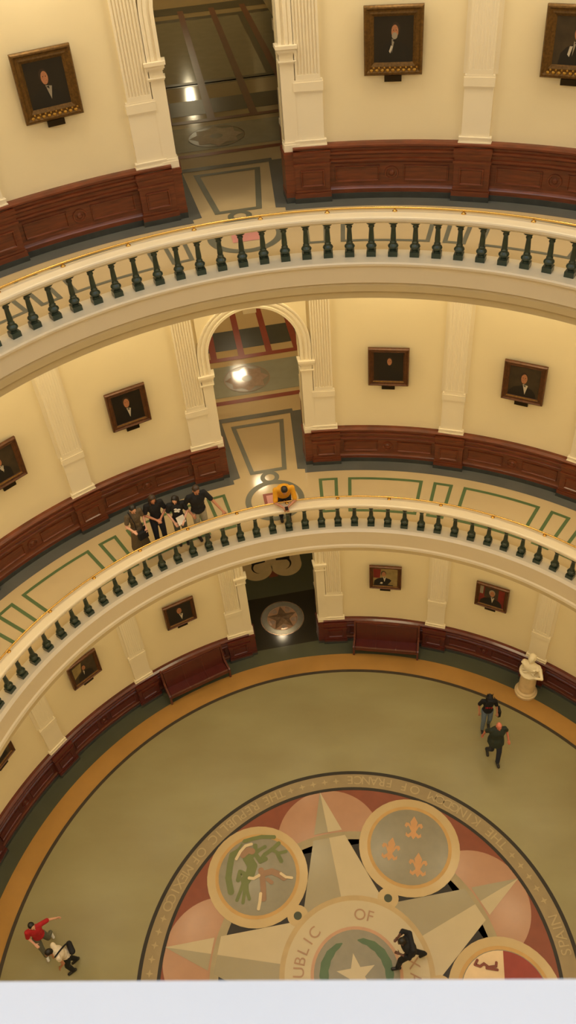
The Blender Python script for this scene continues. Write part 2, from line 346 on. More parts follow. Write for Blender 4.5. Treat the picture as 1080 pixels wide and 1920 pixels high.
g.add([uv(15.0, -3, Z2), uv(15.12, -3, Z2), uv(15.12, 3, Z2), uv(15.0, 3, Z2)], [(0, 1, 2, 3)], 'teal')
g.disc((5, -12), .001, .0, 'olive', 4)
struct(g, 'floor')

# ================================================================ gallery floors with balustrades' slabs
def rect(mb, u0, u1, v0, v1, z, m): mb.add([uv(u0, v0, z), uv(u1, v0, z), uv(u1, v1, z), uv(u0, v1, z)], [(0, 3, 2, 1)][::-1], m)
def frame_sector(mb, r0, r1, a0, a1, z, m, w=.085):
    mb.sector(r1-w, r1, a0, a1, z, m); mb.sector(r0, r0+w, a0, a1, z, m)
    for a, sg in ((a0, 1), (a1, -1)):
        o_ = [[], []]
        for r in (r0+w, r1-w):
            dw = math.degrees(w/r); o_[0].append(pos(r, a, z)); o_[1].append(pos(r, a+sg*dw, z))
        mb.grid([[o_[0][0], o_[0][1]], [o_[1][0], o_[1][1]]], m)
def trap(mb, u0, h0, u1, h1, w, z, m):
    o_ = [(u0, -h0), (u1, -h1), (u1, h1), (u0, h0)]; k = (h1-h0)/(u1-u0)
    i_ = [(u0+w, -(h0+k*w)+w), (u1-w, -(h1-k*w)+w), (u1-w, (h1-k*w)-w), (u0+w, (h0+k*w)-w)]
    mb.grid([[uv(*p, z) for p in o_], [uv(*p, z) for p in i_]], m, closed=True)
def gallery(Fz, Cz, line, inner, level):
    m = MB(); z1, z2, z3 = Fz+.003, Fz+.006, Fz+.009
    m.sector(inner, 10.6, -180, 180, Fz, 'tan', 1.5)
    rect(m, 10.2, 11.2, -1.2, 1.2, Fz+.001, 'tan')
    m.sector(9.79, 10.6, 5.55, 354.45, z1, 'slate', 1.2)
    for sg in (1, -1):      # stepped border beside the arch and along its jambs
        a = [(9.90, sg*.96), (9.95, sg*.77), (12.5, sg*1.0), (12.5, sg*1.5), (10.3, sg*1.5), (9.80, sg*1.3)]
        m.poly([uv(*p, z1+.0005) for p in (a if sg > 0 else a[::-1])], 'slate')
    trap(m, 10.0, .49, 12.2, .76, .125, z2, line)
    m.disc((9.79, 0), .25, z2+.001, line, 32, r0=.13); m.disc((8.9, 0), .76, z2, line, 48, r0=.61)
    rect(m, 8.62, 9.18, -.28, .28, z2, 'red_line' if level == 'M' else 'pink'); rect(m, 8.70, 9.10, -.20, .20, z2+.001, 'pink')
    for k in range(-9, 10):
        for off, hw in ((0, 5.85), (9, 1.5)):
            c = 18*k+off
            if abs(c) < 8.9 or abs(c) > 174: continue
            frame_sector(m, 8.22, 9.505, c-hw, c+hw, z2, 'green_line' if level == 'M' else line)
    # passage floor behind the arch
    W = 3.2
    rect(m, 11.0, 34, -W, W, Fz-.001, 'tan')
    rect(m, 12.42, 12.62, -1.08, 1.08, z2, 'slate'); rect(m, 13.27, 13.46, -W, W, z1, 'red_line'); rect(m, 13.64, 15.26, -W, W, z1, 'teal')
    m.disc((14.45, 0), .70, z2, 'seal_grey', 48); m.disc((14.45, 0), .70, z3+.002, 'rose_letter', 48, r0=.685)
    m.poly([uv(14.45+(.66 if i % 2 == 0 else .5)*math.cos(PI*i/8), (.66 if i % 2 == 0 else .5)*math.sin(PI*i/8), z3) for i in range(16)], 'rose_stone'); m.disc((14.45, 0), .16, z3+.001, 'seal_grey', 20)
    rect(m, 15.56, 15.76, -W, W, z2, 'red_line')
    for v in (-2.64, -1.76, -.88, 0, .88, 1.76, 2.64) if level == 'M' else (-2.2, -1.1, 0, 1.1, 2.2): rect(m, 15.7, 18.5 if level == 'M' else 27, v-.1, v+.1, z2+.001, 'red_line')
    rect(m, 16.15, 17.3, -W, W, z1, 'dark_field'); rect(m, 18.5, 18.7, -W, W, z1, 'slate')
    if level == 'T':
        rect(m, 18.6, 26.0, -W, W, z1, 'dark_field'); rect(m, 18.9, 25.6, -W, W, z1+.001, 'teal')
        rect(m, 18.9, 25.6, 1.9, 2.15, z2, 'dark_field'); rect(m, 26.6, 27.6, -W, W, z1, 'dark_field')
    else:
        rect(m, 19.0, 22, -W, W, z1, 'dark_field')
    struct(m, 'floor')
    # structural slab: fascia, soffit and ceiling
    s = MB()
    if level == 'M':
        fas = [(7.88, Fz), (7.88, Fz+.095), (7.53, Fz+.095), (7.50, Fz+.07), (7.46, Fz+.04), (7.46, Fz-.38), (7.43, Fz-.41), (7.385, Fz-.43), (7.385, Fz-.535)]
    elif level == 'T':
        fas = [(7.80, Fz), (7.80, Fz+.045), (7.30, Fz+.045), (7.28, Fz+.02), (7.28, Fz-.02), (7.31, Fz-.03), (7.31, Fz-.37), (7.35, Fz-.40), (7.33, Fz-.43), (7.33, Fz-.56), (7.39, Fz-.585), (7.37, Fz-.61), (7.37, Fz-.72)]
    else:
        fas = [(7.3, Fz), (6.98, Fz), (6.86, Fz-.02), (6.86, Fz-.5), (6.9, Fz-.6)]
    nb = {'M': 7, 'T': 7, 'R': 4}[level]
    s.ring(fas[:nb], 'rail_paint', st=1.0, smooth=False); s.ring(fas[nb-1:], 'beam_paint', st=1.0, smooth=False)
    s.ring([fas[-1], (fas[-1][0]+.35, fas[-1][1]), (fas[-1][0]+.38, Cz), (RW+.05, Cz)], 'ceiling_plaster', st=3)
    struct(s, 'trim_1' if level == 'M' else 'trim_2' if level == 'T' else 'trim_3', fix=True)
gallery(FM, CM, 'grey_line', 7.7, 'M'); gallery(FT, CT, 'grey_line', 7.6, 'T'); gallery(FR, FR-.45, 'grey_line', 6.9, 'R')

# ================================================================ rotunda walls with the arched openings
ARC = 1.085                                            # half width of the opening
LEV = {'G': (0, CM, 4.35, 3.75), 'M': (FM, CT, FM+3.70, FM+3.22), 'T': (FT, FR-.45, FT+3.70, FT+2.93)}
def opening_top(v, cz): return cz+math.sqrt(max(0, ARC*ARC-v*v))
for nm, (Fz, Cz, cz, imp) in LEV.items():
    w = MB(); half_a = math.degrees(math.asin(ARC/RW))
    w.ring([(RW, Fz), (RW, Cz+.02)], 'wall_plaster', half_a, 360-half_a, st=1.5, smooth=True)
    n = 32; top = []; low = []
    for i in range(n+1):
        v = -ARC*math.cos(PI*i/n); uu = math.sqrt(RW*RW-v*v); low.append(uv(uu, v, opening_top(v, cz))); top.append(uv(uu, v, Cz+.02))
    w.grid([low, top], 'wall_plaster', smooth=True)
    # reveal of the opening, 0.7 m deep
    prof = [(-ARC, Fz)]+[(-ARC*math.cos(PI*i/n), opening_top(ARC*math.cos(PI*i/n), cz)) for i in range(n+1)]+[(ARC, Fz)]
    w.grid([[uv(math.sqrt(RW*RW-v*v), v, z) for v, z in prof], [uv(10.58, v, z) for v, z in prof]], 'wall_plaster')
    # back of the wall and the passage behind
    W = 3.0; H = min(Cz, Fz+5.4)
    back = [uv(10.58, v, z) for v, z in prof]; outer = [uv(10.58, -W, Fz)]+[uv(10.58, -W+2*W*i/n, H) for i in range(n+1)]+[uv(10.58, W, Fz)]
    w.grid([back, outer], 'wall_plaster')
    end = 20 if nm == 'G' else 34
    w.grid([[uv(10.58, -W, Fz), uv(end, -W, Fz)], [uv(10.58, -W, H), uv(end, -W, H)], [uv(10.58, W, H), uv(end, W, H)], [uv(10.58, W, Fz), uv(end, W, Fz)]], 'wall_plaster')
    w.poly([uv(end, -W, Fz), uv(end, W, Fz), uv(end, W, H), uv(end, -W, H)], 'wall_plaster')
    struct(w, {'G': 'wall_ground', 'M': 'wall_second', 'T': 'wall_third'}[nm])
    # arch surround and the inner pier pair
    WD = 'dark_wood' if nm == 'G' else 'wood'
    a = MB()
    P = lambda v, p, z: uv(math.sqrt(RW*RW-v*v)-p, v, z)
    path = [(-ARC, imp, -1, 0), (-ARC, (imp+cz)/2, -1, 0)]+[(-ARC*math.cos(PI*i/n), cz+ARC*math.sin(PI*i/n), -math.cos(PI*i/n), math.sin(PI*i/n)) for i in range(n+1)]+[(ARC, (imp+cz)/2, 1, 0), (ARC, imp, 1, 0)]
    sec = [(0, -.10), (0, .075), (.06, .085), (.07, .06), (.12, .06), (.13, .09), (.18, .09), (.19, .07), (.235, .10), (.265, .10), (.27, 0)]
    a.grid([[P(v+nx*d, p, z+nz*d) for d, p in sec] for v, z, nx, nz in path], 'trim_plaster')
    for sg in (-1, 1):
        def Q(x, y, z, sg=sg): return P(sg*x, y, z)
        fl = 1 if sg > 0 else -1
        for x0, x1, p, z0, z1 in ((ARC-.07, 1.42, .15, imp-.04, imp+.02), (ARC-.045, 1.40, .125, imp-.10, imp-.04), (ARC-.02, 1.385, .105, imp-.13, imp-.10), (ARC-.015, 1.375, .10, imp-.30, imp-.27), (ARC-.03, 1.39, .12, imp-.27, imp-.25),
                                (ARC, 1.345, .08, Fz+1.2, imp-.13), (ARC-.03, 1.375, .115, Fz+1.03, Fz+1.16), (ARC-.015, 1.36, .10, Fz+1.16, Fz+1.2)):
            a.box(Q, x0, x1, -.12, p, z0, z1, 'trim_plaster')
        # inner jamb pilaster on the reveal
        I = lambda x, y, z, sg=sg: uv(y, sg*x, z)
        for x0, z0, z1, mm in ((1.215, Fz, Fz+1.04, WD), (1.205, Fz+1.04, Fz+1.15, 'trim_plaster'), (1.225, Fz+1.15, Fz+1.75, 'trim_plaster'), (1.30, Fz+1.75, imp-.55, 'trim_plaster'), (1.235, imp-.55, imp-.1, 'trim_plaster'), (1.215, imp-.1, imp+.1, 'trim_plaster'), (1.29, imp+.1, min(Cz, Fz+5.3), 'trim_plaster')):
            a.box(I, x0, 1.6, 11.25, 11.75, z0, z1, mm)
        # raised spandrel panel beside the arch curve
        for lo_ in ([(ARC*1.0+.16)],):
            rr_ = ARC+.18; ks = [i*90/12 for i in range(13)]
            inner_ = [(rr_*math.cos(rad(k_)), cz+rr_*math.sin(rad(k_))) for k_ in ks]
            outer_ = [(1.29, max(z_, cz+.0)) if x_ > .6 else (max(x_, 0)*1.29/.66, Cz+.03) for x_, z_ in inner_]
            outer_ = [(1.29, cz+(Cz+.03-cz)*k_/45) if k_ <= 45 else (1.29*(90-k_)/45, Cz+.03) for k_ in ks]
            a.grid([[Q(x_, .06, z_) for x_, z_ in inner_], [Q(x_, .06, z_) for x_, z_ in outer_], [Q(x_, -.05, z_) for x_, z_ in outer_]], 'wall_plaster')
        for x0, p, z0, z1, mm in ((ARC-.045, .15, Fz+.10, Fz+1.03, WD), (ARC-.06, .17, Fz+.93, Fz+1.0, WD), (ARC-.055, .165, Fz, Fz+.12, 'marble_base'), (ARC-.055, .165, Fz+.12, Fz+.22, WD)):
            a.box(Q, x0, 1.34, -.31, p, z0, z1, mm)
    struct(a, 'door_1' if nm == 'G' else 'door_2' if nm == 'M' else 'door_3')
# upper drum above the fourth floor gallery, out of shot, it carries the light down
w = MB(); w.ring([(RW, FR-.45), (RW, 30), (8.5, 34)], 'drum_white', st=4, smooth=True); struct(w, 'wall_drum')

# ================================================================ wainscot
def wains(Fz, nm):
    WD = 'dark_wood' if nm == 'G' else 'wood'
    m = MB(); P_M = [(10.15, 0), (10.15, .12)]
    W_ = [(10.165, .12), (10.165, .20), (10.18, .22), (10.195, .25), (10.205, .30), (10.205, .70), (10.195, .72), (10.15, .75), (10.14, .775), (10.14, .80), (10.175, .82), (10.175, .88), (10.13, .91), (10.12, .93), (10.12, .96), (10.16, .98), (10.16, 1.02), (10.12, 1.045), (10.11, 1.06), (10.11, 1.09), (10.18, 1.12), (RW+.01, 1.125)]
    half_a = 6.9
    m.ring([(r, Fz+z) for r, z in P_M]+[(10.165, Fz+.12)], 'marble_base', half_a, 360-half_a, st=1.2)
    m.ring([(r, Fz+z) for r, z in W_], WD, half_a, 360-half_a, st=1.2)
    def hoop(a0, a1, z0, z1, r=10.205, w=.035, d=.028):
        # mitred moulding around one panel, following the curve of the wall
        n = 8
        o_ = [(a0+(a1-a0)*i/n, z0) for i in range(n+1)]+[(a1+(a0-a1)*i/n, z1) for i in range(n+1)]
        dw = math.degrees(w/r)
        def ins(k):
            q = []
            for i in range(n+1): q.append((a0+k*dw+(a1-a0-2*k*dw)*i/n, z0+k*w))
            for i in range(n+1): q.append((a1-k*dw+(a0-a1+2*k*dw)*i/n, z1-k*w))
            return q
        rows = [[pos(r-dd, a_, Fz+z_) for a_, z_ in ins(k)] for k, dd in ((0, 0), (.15, d), (.6, d), (1, .0))]
        m.grid(rows, WD, closed=True)
    for k in range(-5, 6):
        if k == 0: continue
        c = 18*k
        hoop(c-6.4, c-1.35, .335, .655); hoop(c+1.35, c+6.4, .335, .655)
        if k: 
            f = Fr(c, 10.205, Fz)
            for r0, r1, d in ((.10, .145, .03),):
                rows = [[f(rr*math.cos(2*PI*i/24), dd, .495+rr*math.sin(2*PI*i/24)) for i in range(24)] for rr, dd in ((r1, 0), (r1-.01, d), (r0+.01, d), (r0, .0), (.06, .0), (.04, .02), (.001, .025))]
                m.grid(rows, WD, closed=True, smooth=False)
    return struct(m, 'baseboard_'+{'G': 'ground', 'M': 'second', 'T': 'third'}[nm])
for nm in LEV: wains(LEV[nm][0], nm)

# ================================================================ pilasters on their wooden pedestals
def pilaster(nm, th, label):
    Fz, Cz = LEV[nm][0], LEV[nm][1]; f = Fr(th, RW, 0)
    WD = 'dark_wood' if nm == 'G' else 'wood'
    root = empty('pilaster', f(0, 0, Fz), label, 'pilaster', 'cream pilasters around the rotunda walls')
    def B(mb, hw, n1, z0, z1, m): mb.box(f, -hw, hw, -.06, n1, Fz+z0, Fz+z1, m)
    p = MB()
    B(p, .375, .215, .105, .2, WD); B(p, .35, .185, .2, .74, WD); B(p, .36, .2, .22, .26, WD)
    B(p, .362, .2, .74, .76, WD); B(p, .372, .225, .76, .80, WD); B(p, .352, .19, .80, .88, WD); B(p, .368, .215, .88, .93, WD); B(p, .378, .23, .96, 1.0, WD); B(p, .366, .21, .93, .96, WD); B(p, .37, .22, 1.0, 1.03, WD)
    x0, x1, z0, z1 = -.24, .24, .32, .66; d = .03; w = .04   # raised moulding of the pedestal panel
    rows = [[f(a_, .185+dd, Fz+b_) for a_, b_ in ((x0+k*w, z0+k*w), (x1-k*w, z0+k*w), (x1-k*w, z1-k*w), (x0+k*w, z1-k*w))] for k, dd in ((0, 0), (.2, d), (.6, d), (1, .0))]
    p.grid(rows, WD, closed=True)
    p.build('pedestal', root)
    p = MB(); B(p, .378, .225, 0, .105, 'marble_base'); p.build('plinth', root)
    p = MB(); B(p, .328, .095+.035, 1.03, 1.10, 'trim_plaster'); B(p, .318, .12, 1.10, 1.13, 'trim_plaster')
    p.prism(lambda a_, b_, c_: f(a_, b_, Fz+c_), [(-.30, -.05), (.30, -.05), (.30, .105), (-.30, .105)], 1.13, 1.20, 'trim_plaster')
    B(p, .312, .112, 1.195, 1.22, 'trim_plaster'); p.build('base', root)
    p = MB(); B(p, .268, .075, 1.22, 2.15, 'trim_plaster'); p.build('dado_block', root)
    p = MB(); B(p, .285, .10, 2.13, 2.29, 'trim_plaster'); B(p, .275, .088, 2.29, 2.33, 'trim_plaster'); B(p, .275, .088, 2.10, 2.13, 'trim_plaster'); p.build('block_moulding', root)
    near = abs(abs(th)-9) < .1
    p = MB(); hw = .235; dp = .085
    if not near: p.box(f, -.315, .315, -.05, .022, Fz+2.33, Cz+.03, 'trim_plaster')
    poly = [(-hw, -.05), (hw, -.05), (hw, dp)]
    nf = 7; fw = (2*hw-.05)/nf
    for i in range(nf):
        xr = hw-.025-fw*i
        fd = .020 if near else .006; poly += [(xr-fw*.14, dp), (xr-fw*.3, dp-fd), (xr-fw*.7, dp-fd), (xr-fw*.86, dp)]
    poly += [(-hw, dp)]
    zb = 2.42
    B(p, hw, dp, 2.33, zb, 'trim_plaster')
    p.prism(f, poly, Fz+zb, Cz+.03, 'trim_plaster')
    p.build('fluted_shaft', root)
FLO = {'G': 'ground floor', 'M': 'second floor gallery', 'T': 'third floor gallery'}
NTH = {1: 'nearest', 2: 'second', 3: 'third', 4: 'fourth', 5: 'fifth'}
for nm, ks in (('T', (-3, -2, -1, 1, 2, 3, 4)), ('M', (-4, -3, -2, -1, 1, 2, 3, 4)), ('G', (-5, -4, -3, -2, -1, 1, 2, 3, 4))):
    for k in ks:
        th = 18*k-9*(1 if k > 0 else -1); side = 'right' if k > 0 else 'left'
        if abs(k) == 1: lb = 'cream fluted pilaster flanking the %s side of the %s archway' % (side, FLO[nm])
        else: lb = 'cream pilaster on wooden pedestal, %s one %s of the archway on the %s' % (NTH[abs(k)], side, FLO[nm])
        pilaster(nm, th, lb)
# ================================================================ balustrades
def balustrade(nm, Fz, rc, zb, ztop, ro, ri, bph, brph, a0, a1, label):
    """rc: baluster axis radius; zb: base height; ztop: top of the handrail; ri/ro its edges"""
    root = empty('balustrade', pos(rc, 0, Fz), label, 'balustrade', None)
    m = MB()
    m.ring([(ri+.03, ztop-.115), (ri+.02, ztop-.09), (ri, ztop-.075), (ri, ztop-.03), (ri+.012, ztop-.008), (ri+.04, ztop), (ro-.04, ztop), (ro-.012, ztop-.008), (ro, ztop-.03), (ro, ztop-.075), (ro-.02, ztop-.09), (ro-.03, ztop-.115)], 'rail_paint', a0, a1, st=1, smooth=False, close_prof=True)
    m.build('handrail', root)
    hb = ztop-.112-zb; H = hb
    proto = None
    th = bph-3*math.ceil((bph-a0)/3)+3
    f0 = Fr(0, rc, zb)
    prof = [(.06, .145), (.052, .17), (.058, .19), (.088, .235), (.098, .27), (.092, .30), (.066, .345), (.052, .37), (.062, .385), (.062, .40), (.046, .42), (.052, .47), (.05, .56), (.044, .70), (.042, .80), (.056, .825), (.056, .85), (.046, .87), (.05, .90), (.068, .93)]
    b = MB()
    b.box(lambda x, y, z: Vector((x, y, z)), -.085, .085, -.085, .085, 0, H*.15, 'baluster_iron')
    b.lathe(lambda x, y, z: Vector((x, y, z*H)), [(r, z) for r, z in prof if z > .14], 'baluster_iron', 12)
    b.box(lambda x, y, z: Vector((x, y, z)), -.08, .08, -.08, .08, H*.955, H+.004, 'baluster_iron')
    b.box(lambda x, y, z: Vector((x, y, z)), -.066, .066, -.066, .066, H*.925, H*.955, 'baluster_iron')
    me = b.mesh('baluster')
    t = th
    while t < a1-.5:
        p = pos(rc, t, zb); o = bpy.data.objects.new('baluster', me); COL.objects.link(o); o.parent = root
        o.location = p-Vector(root['_o']); o.rotation_euler = (0, 0, -(rad(t)+THC)); t += 3
    r = MB(); rr = ro-.075; zr = ztop+.062
    n = int(a1-a0); r.tube([pos(rr, a0+(a1-a0)*i/n, zr) for i in range(n+1)], .019, 'brass', 8)
    ro_ = r.build('brass_rail', root)
    bk = MB(); bk.lathe(lambda x, y, z: Vector((x, y, z)), [(.045, 0), (.045, .010), (.024, .022), (.018, .036), (.018, .05), (.03, .062)], 'brass', 10)
    mk = bk.mesh('rail_bracket'); t = brph-9*math.ceil((brph-a0)/9)+9
    while t < a1-.5:
        o = bpy.data.objects.new('rail_bracket', mk); COL.objects.link(o); o.parent = ro_; o.location = pos(rr, t, ztop-.002)-Vector(root['_o']); t += 9
    return root
balustrade('M', FM, 7.685, FM+.095, FM+.855, 7.87, 7.535, 1.27, 1.38, -72, 66, 'white curved balustrade with dark balusters where people lean, second floor gallery')
balustrade('T', FT, 7.585, FT+.045, FT+.82, 7.785, 7.445, 1.43, 1.51, -57, 57, 'white curved balustrade with dark iron balusters around the upper, third floor gallery')
# the rail the photographer leans over (fourth floor): only its top shows, so a near stretch is built
def near_rail():
    root = empty('parapet_rail', pos(6.9, 190, FR), 'white painted rail top across the bottom of the photo, right beside the camera', 'railing')
    m = MB(); zt = 22.2; ri = 6.845
    m.ring([(ri+.03, zt-.16), (ri+.01, zt-.14), (ri, zt-.06), (ri, zt-.012), (ri+.012, zt), (ri+.42, zt), (ri+.44, zt-.02), (ri+.44, zt-.12), (ri+.40, zt-.16)], 'parapet_paint', 140, 241, st=1, close_prof=True)
    m.build('handrail', root)
    m = MB(); m.ring([(6.93, FR), (6.93, FR+.9), (7.2, FR+.9), (7.2, FR)], 'parapet_paint', 140, 241, st=2, close_prof=True); m.build('parapet_wall', root)
near_rail()

# ================================================================ portraits
def portrait(nm, th, zc0, zc1, w, fw, bw, style, spec, label):
    """framed oil painting; spec paints the sitter with flat shapes on the canvas"""
    Fz = LEV[nm][0]; f0 = Fr(th, RW-.045, Fz)
    tilt = .05
    def f(t, n, z): return f0(t, n+(z-zc0)*tilt, z)
    root = empty('framed_portrait', f(0, 0, zc0), label, 'painting', 'portraits on the rotunda walls')
    hw = w/2
    def loop(ix, ib, it, n): return [f(-hw+ix, n, zc0+ib), f(hw-ix, n, zc0+ib), f(hw-ix, n, zc1-it), f(-hw+ix, n, zc1-it)]
    m = MB(); fm = 'frame_gold' if style == 'gold' else 'frame_wood'
    K = [(0, 0), (0, .055), (.12, .085), (.25, .09), (.40, .065), (.55, .06), (.70, .068), (.85, .05), (1, .028)]
    m.grid([loop(k*fw, k*bw, k*fw, n) for k, n in K], fm, closed=True)
    m.poly([f(-hw, 0, zc0), f(-hw, 0, zc1), f(hw, 0, zc1), f(hw, 0, zc0)], fm)
    fr = m.build('frame', root)
    if style == 'gold':     # row of raised leaf ornament along the bottom of the frame
        m = MB(); n = 9
        for i in range(n):
            x = (-1+2*(i+.5)/n)*(hw-.09); m.sph(f(x, .075, zc0+bw*.42), .035, 'frame_orn', ry=.02, rz=.028, X=f0.t, Y=f0.n, n=8)
            m.sph(f(x+.04, .07, zc0+bw*.62), .02, 'frame_orn', ry=.014, rz=.018, X=f0.t, Y=f0.n, n=6)
        m.build('leaf_ornament', fr)
    else:
        m = MB(); m.box(f, -hw+fw*.85, hw-fw*.85, .05, .062, zc0+bw*.80, zc0+bw*.93, 'frame_orn'); m.build('gilt_slip', fr)
    # canvas with the painted figure
    m = MB(); cw, ch = hw-fw*.97, (zc1-zc0-bw*.97-fw*.97); cz = zc0+bw*.97+ch/2
    m.box(f, -cw, cw, .0, .030, cz-ch/2, cz+ch/2, spec.get('bg', 'canvas_black'))
    k = [.0312]
    def sh(pts, mm): k[0] += .0006; m.poly([f(x*cw, k[0], cz+y*ch/2) for x, y in pts], mm)
    def ell(x, y, a, b, mm, n=18): sh([(x+a*math.cos(2*PI*i/n), y+b*math.sin(2*PI*i/n)) for i in range(n)], mm)
    for pts, mm in spec.get('back', []): sh(pts, mm)
    hx, hy = spec.get('head', (0, .35)); s = spec.get('s', 1.); 
    sh([(hx-.75*s, -.99), (hx-.68*s, hy-.75*s), (hx-.45*s, hy-.52*s), (hx-.12*s, hy-.40*s), (hx+.12*s, hy-.40*s), (hx+.45*s, hy-.52*s), (hx+.66*s, hy-.75*s), (hx+.72*s, -.99)], 'paint_suit') if hx-.75*s > -1.01 and hx+.72*s < 1.01 else sh([(max(-.99, hx-.75*s), -.99), (max(-.97, hx-.68*s), hy-.75*s), (hx-.45*s, hy-.52*s), (hx, hy-.38*s), (hx+.45*s, hy-.52*s), (min(.97, hx+.66*s), hy-.75*s), (min(.99, hx+.72*s), -.99)], 'paint_suit')
    dx = spec.get('look', .05)
    sh([(hx-.09*s+dx, hy-.30*s), (hx-.02*s+dx*2, hy-.85*s), (hx+.10*s+dx*2, hy-.36*s)], 'paint_suit' if spec.get('shirt') == 0 else 'paint_grey' if nm == 'T' else 'paint_shirt')
    ell(hx, hy+.05*s, .20*s, .27*s, spec.get('hair', 'paint_hair')); ell(hx+dx*.4, hy-.03*s, .155*s, .25*s, 'paint_skin')
    if spec.get('beard'): ell(hx+dx*.5, hy-.19*s, .125*s, .13*s, spec['beard'])
    ell(hx+dx*.4-.06*s, hy+.02*s, .022*s, .02*s, 'paint_suit', 8); ell(hx+dx*.4+.06*s, hy+.02*s, .022*s, .02*s, 'paint_suit', 8)
    sh([(hx+dx-.05*s, hy-.40*s), (hx+dx+.06*s, hy-.34*s), (hx+dx+.06*s, hy-.46*s), (hx+dx-.05*s, hy-.36*s)], 'paint_suit')
    for pts, mm in spec.get('front', []): sh(pts, mm)
    m.build('canvas', root)
    m = MB(); m.box(f, -.16, .16, .0, .05, zc0-.115, zc0-.01, 'plate'); m.build('name_plate', root)
T_ = (2.33, 3.50, 1.075, .185, .225, 'gold'); M_ = (2.43, 3.53, .98, .14, .15, 'wood'); G_ = (2.63, 3.68, .97, .12, .13, 'wood')
def pt(nm, th, pr, spec, label): portrait(nm, th, pr[0], pr[1], pr[2], pr[3], pr[4], pr[5], spec, label)
pt('T', -18, T_, dict(head=(-.1, .3), s=1.15, look=.1), 'large gold framed portrait of a man, left of the top archway')
pt('T', 18, T_, dict(head=(.1, .38), s=1.15, look=-.08, beard='paint_grey', front=[([(-.22, -.5), (-.12, -.25), (-.02, -.3), (-.16, -.6)], 'paint_shirt')]), 'large gold framed portrait of a bearded man, right of the top archway')
pt('T', 36, T_, dict(bg='canvas_brown', head=(.15, .35), s=1.15, look=-.1, front=[([(-.3, -.55), (-.22, -.2), (-.08, -.2), (-.2, -.65)], 'paint_shirt')]), 'large gold framed portrait cut off by the right edge at the top')
pt('M', -36, M_, dict(bg='canvas_brown', head=(-.1, .3), s=.9, front=[([(-.2, -.1), (-.05, .0), (.05, -.35), (-.1, -.3)], 'paint_shirt')]), 'framed portrait cut off by the left edge on the second floor wall')
pt('M', -18, M_, dict(head=(-.08, .38), s=1.25, look=.06), 'framed portrait of a man with a white bow tie, left of the second floor archway')
pt('M', 18, M_, dict(head=(.08, .40), s=1.0, look=-.04, shirt=0), 'very dark framed portrait, only its face showing, right of the second floor archway')
pt('M', 36, M_, dict(bg='canvas_brown', head=(-.05, .28), s=1.3, look=.1), 'framed portrait of a white haired man, rightmost on the second floor wall')
pt('G', -54, G_, dict(bg='canvas_brown'), 'framed portrait mostly hidden by the balustrade at the far left edge')
pt('G', -36, G_, dict(bg='canvas_brown', head=(.0, .25), s=.95, back=[([(-.95, -.4), (-.95, .8), (-.1, .9), (-.3, .0)], 'canvas_sand')], look=-.05), 'gilt framed portrait with a pale smudged background, second left of the ground floor passage')
pt('G', -18, G_, dict(head=(-.05, .34), s=1.3, look=.08), 'gilt framed portrait of a man in a dark suit above the left leather bench')
pt('G', 18, G_, dict(bg='canvas_sand', head=(-.15, .4), s=1.1, look=.05, hair='canvas_brown', back=[([(-.98, -.1), (-.98, .95), (-.35, .95), (-.45, -.1)], 'canvas_red')], front=[([(.2, -.85), (.5, -.35), (.95, -.35), (.95, -.9)], 'canvas_sand'), ([(-.45, -.75), (-.35, -.55), (-.2, -.6), (-.25, -.8)], 'paint_shirt')]), 'light framed portrait of a man at a desk above the right leather bench')
pt('G', 36, G_, dict(bg='canvas_red', head=(.0, .36), s=1.25, hair='paint_grey', back=[([(-.98, .1), (-.98, .95), (-.7, .95), (-.72, .1)], 'paint_grey'), ([(-.6, -.2), (-.6, .95), (.5, .95), (.5, -.2)], 'canvas_brown')]), 'framed portrait of a man in a suit against deep red, left of the marble bust')

# ================================================================ benches
def bench(th, label):
    f0 = Fr(th, 9.50, 0)
    f = lambda t, n, z: f0(t, -n, z)     # n: depth towards the wall from the front edge
    root = empty('leather_bench', f(0, 0, 0), label, 'bench', 'leather benches against the ground floor wall')
    hw = 1.03
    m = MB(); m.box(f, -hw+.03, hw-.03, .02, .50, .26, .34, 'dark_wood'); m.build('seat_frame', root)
    for i in range(3):
        x0 = -hw+.05+i*(2*hw-.10)/3; x1 = x0+(2*hw-.10)/3
        m = MB(); m.prism(lambda a, b, c: f(c, a, b), [(.0, .34), (.0, .42), (.03, .455), (.40, .43), (.44, .34)], x0+.006, x1-.006, 'leather', False); m.build('seat_cushion', root)
        m = MB(); m.prism(lambda a, b, c: f(c, a, b), [(.36, .43), (.40, .42), (.555, 1.0), (.53, 1.04), (.49, 1.03)], x0+.016, x1-.016, 'leather'); m.build('back_cushion', root)
        if i:
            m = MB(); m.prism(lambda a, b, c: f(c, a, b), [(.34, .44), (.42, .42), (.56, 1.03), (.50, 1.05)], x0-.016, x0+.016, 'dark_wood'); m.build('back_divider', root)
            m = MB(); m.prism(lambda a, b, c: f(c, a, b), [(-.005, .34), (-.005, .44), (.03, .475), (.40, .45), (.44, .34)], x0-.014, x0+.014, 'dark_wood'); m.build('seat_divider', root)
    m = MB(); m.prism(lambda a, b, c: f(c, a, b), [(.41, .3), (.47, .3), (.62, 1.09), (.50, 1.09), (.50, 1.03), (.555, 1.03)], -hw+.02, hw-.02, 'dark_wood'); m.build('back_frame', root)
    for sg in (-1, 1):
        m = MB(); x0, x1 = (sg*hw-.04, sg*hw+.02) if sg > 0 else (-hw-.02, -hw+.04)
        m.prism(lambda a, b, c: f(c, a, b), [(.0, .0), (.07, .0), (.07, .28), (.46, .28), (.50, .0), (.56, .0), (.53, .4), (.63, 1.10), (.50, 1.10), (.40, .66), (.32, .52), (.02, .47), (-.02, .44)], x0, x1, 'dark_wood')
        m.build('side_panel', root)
bench(18.45, 'dark red leather bench under the seated man portrait, right of the star floor medallion')
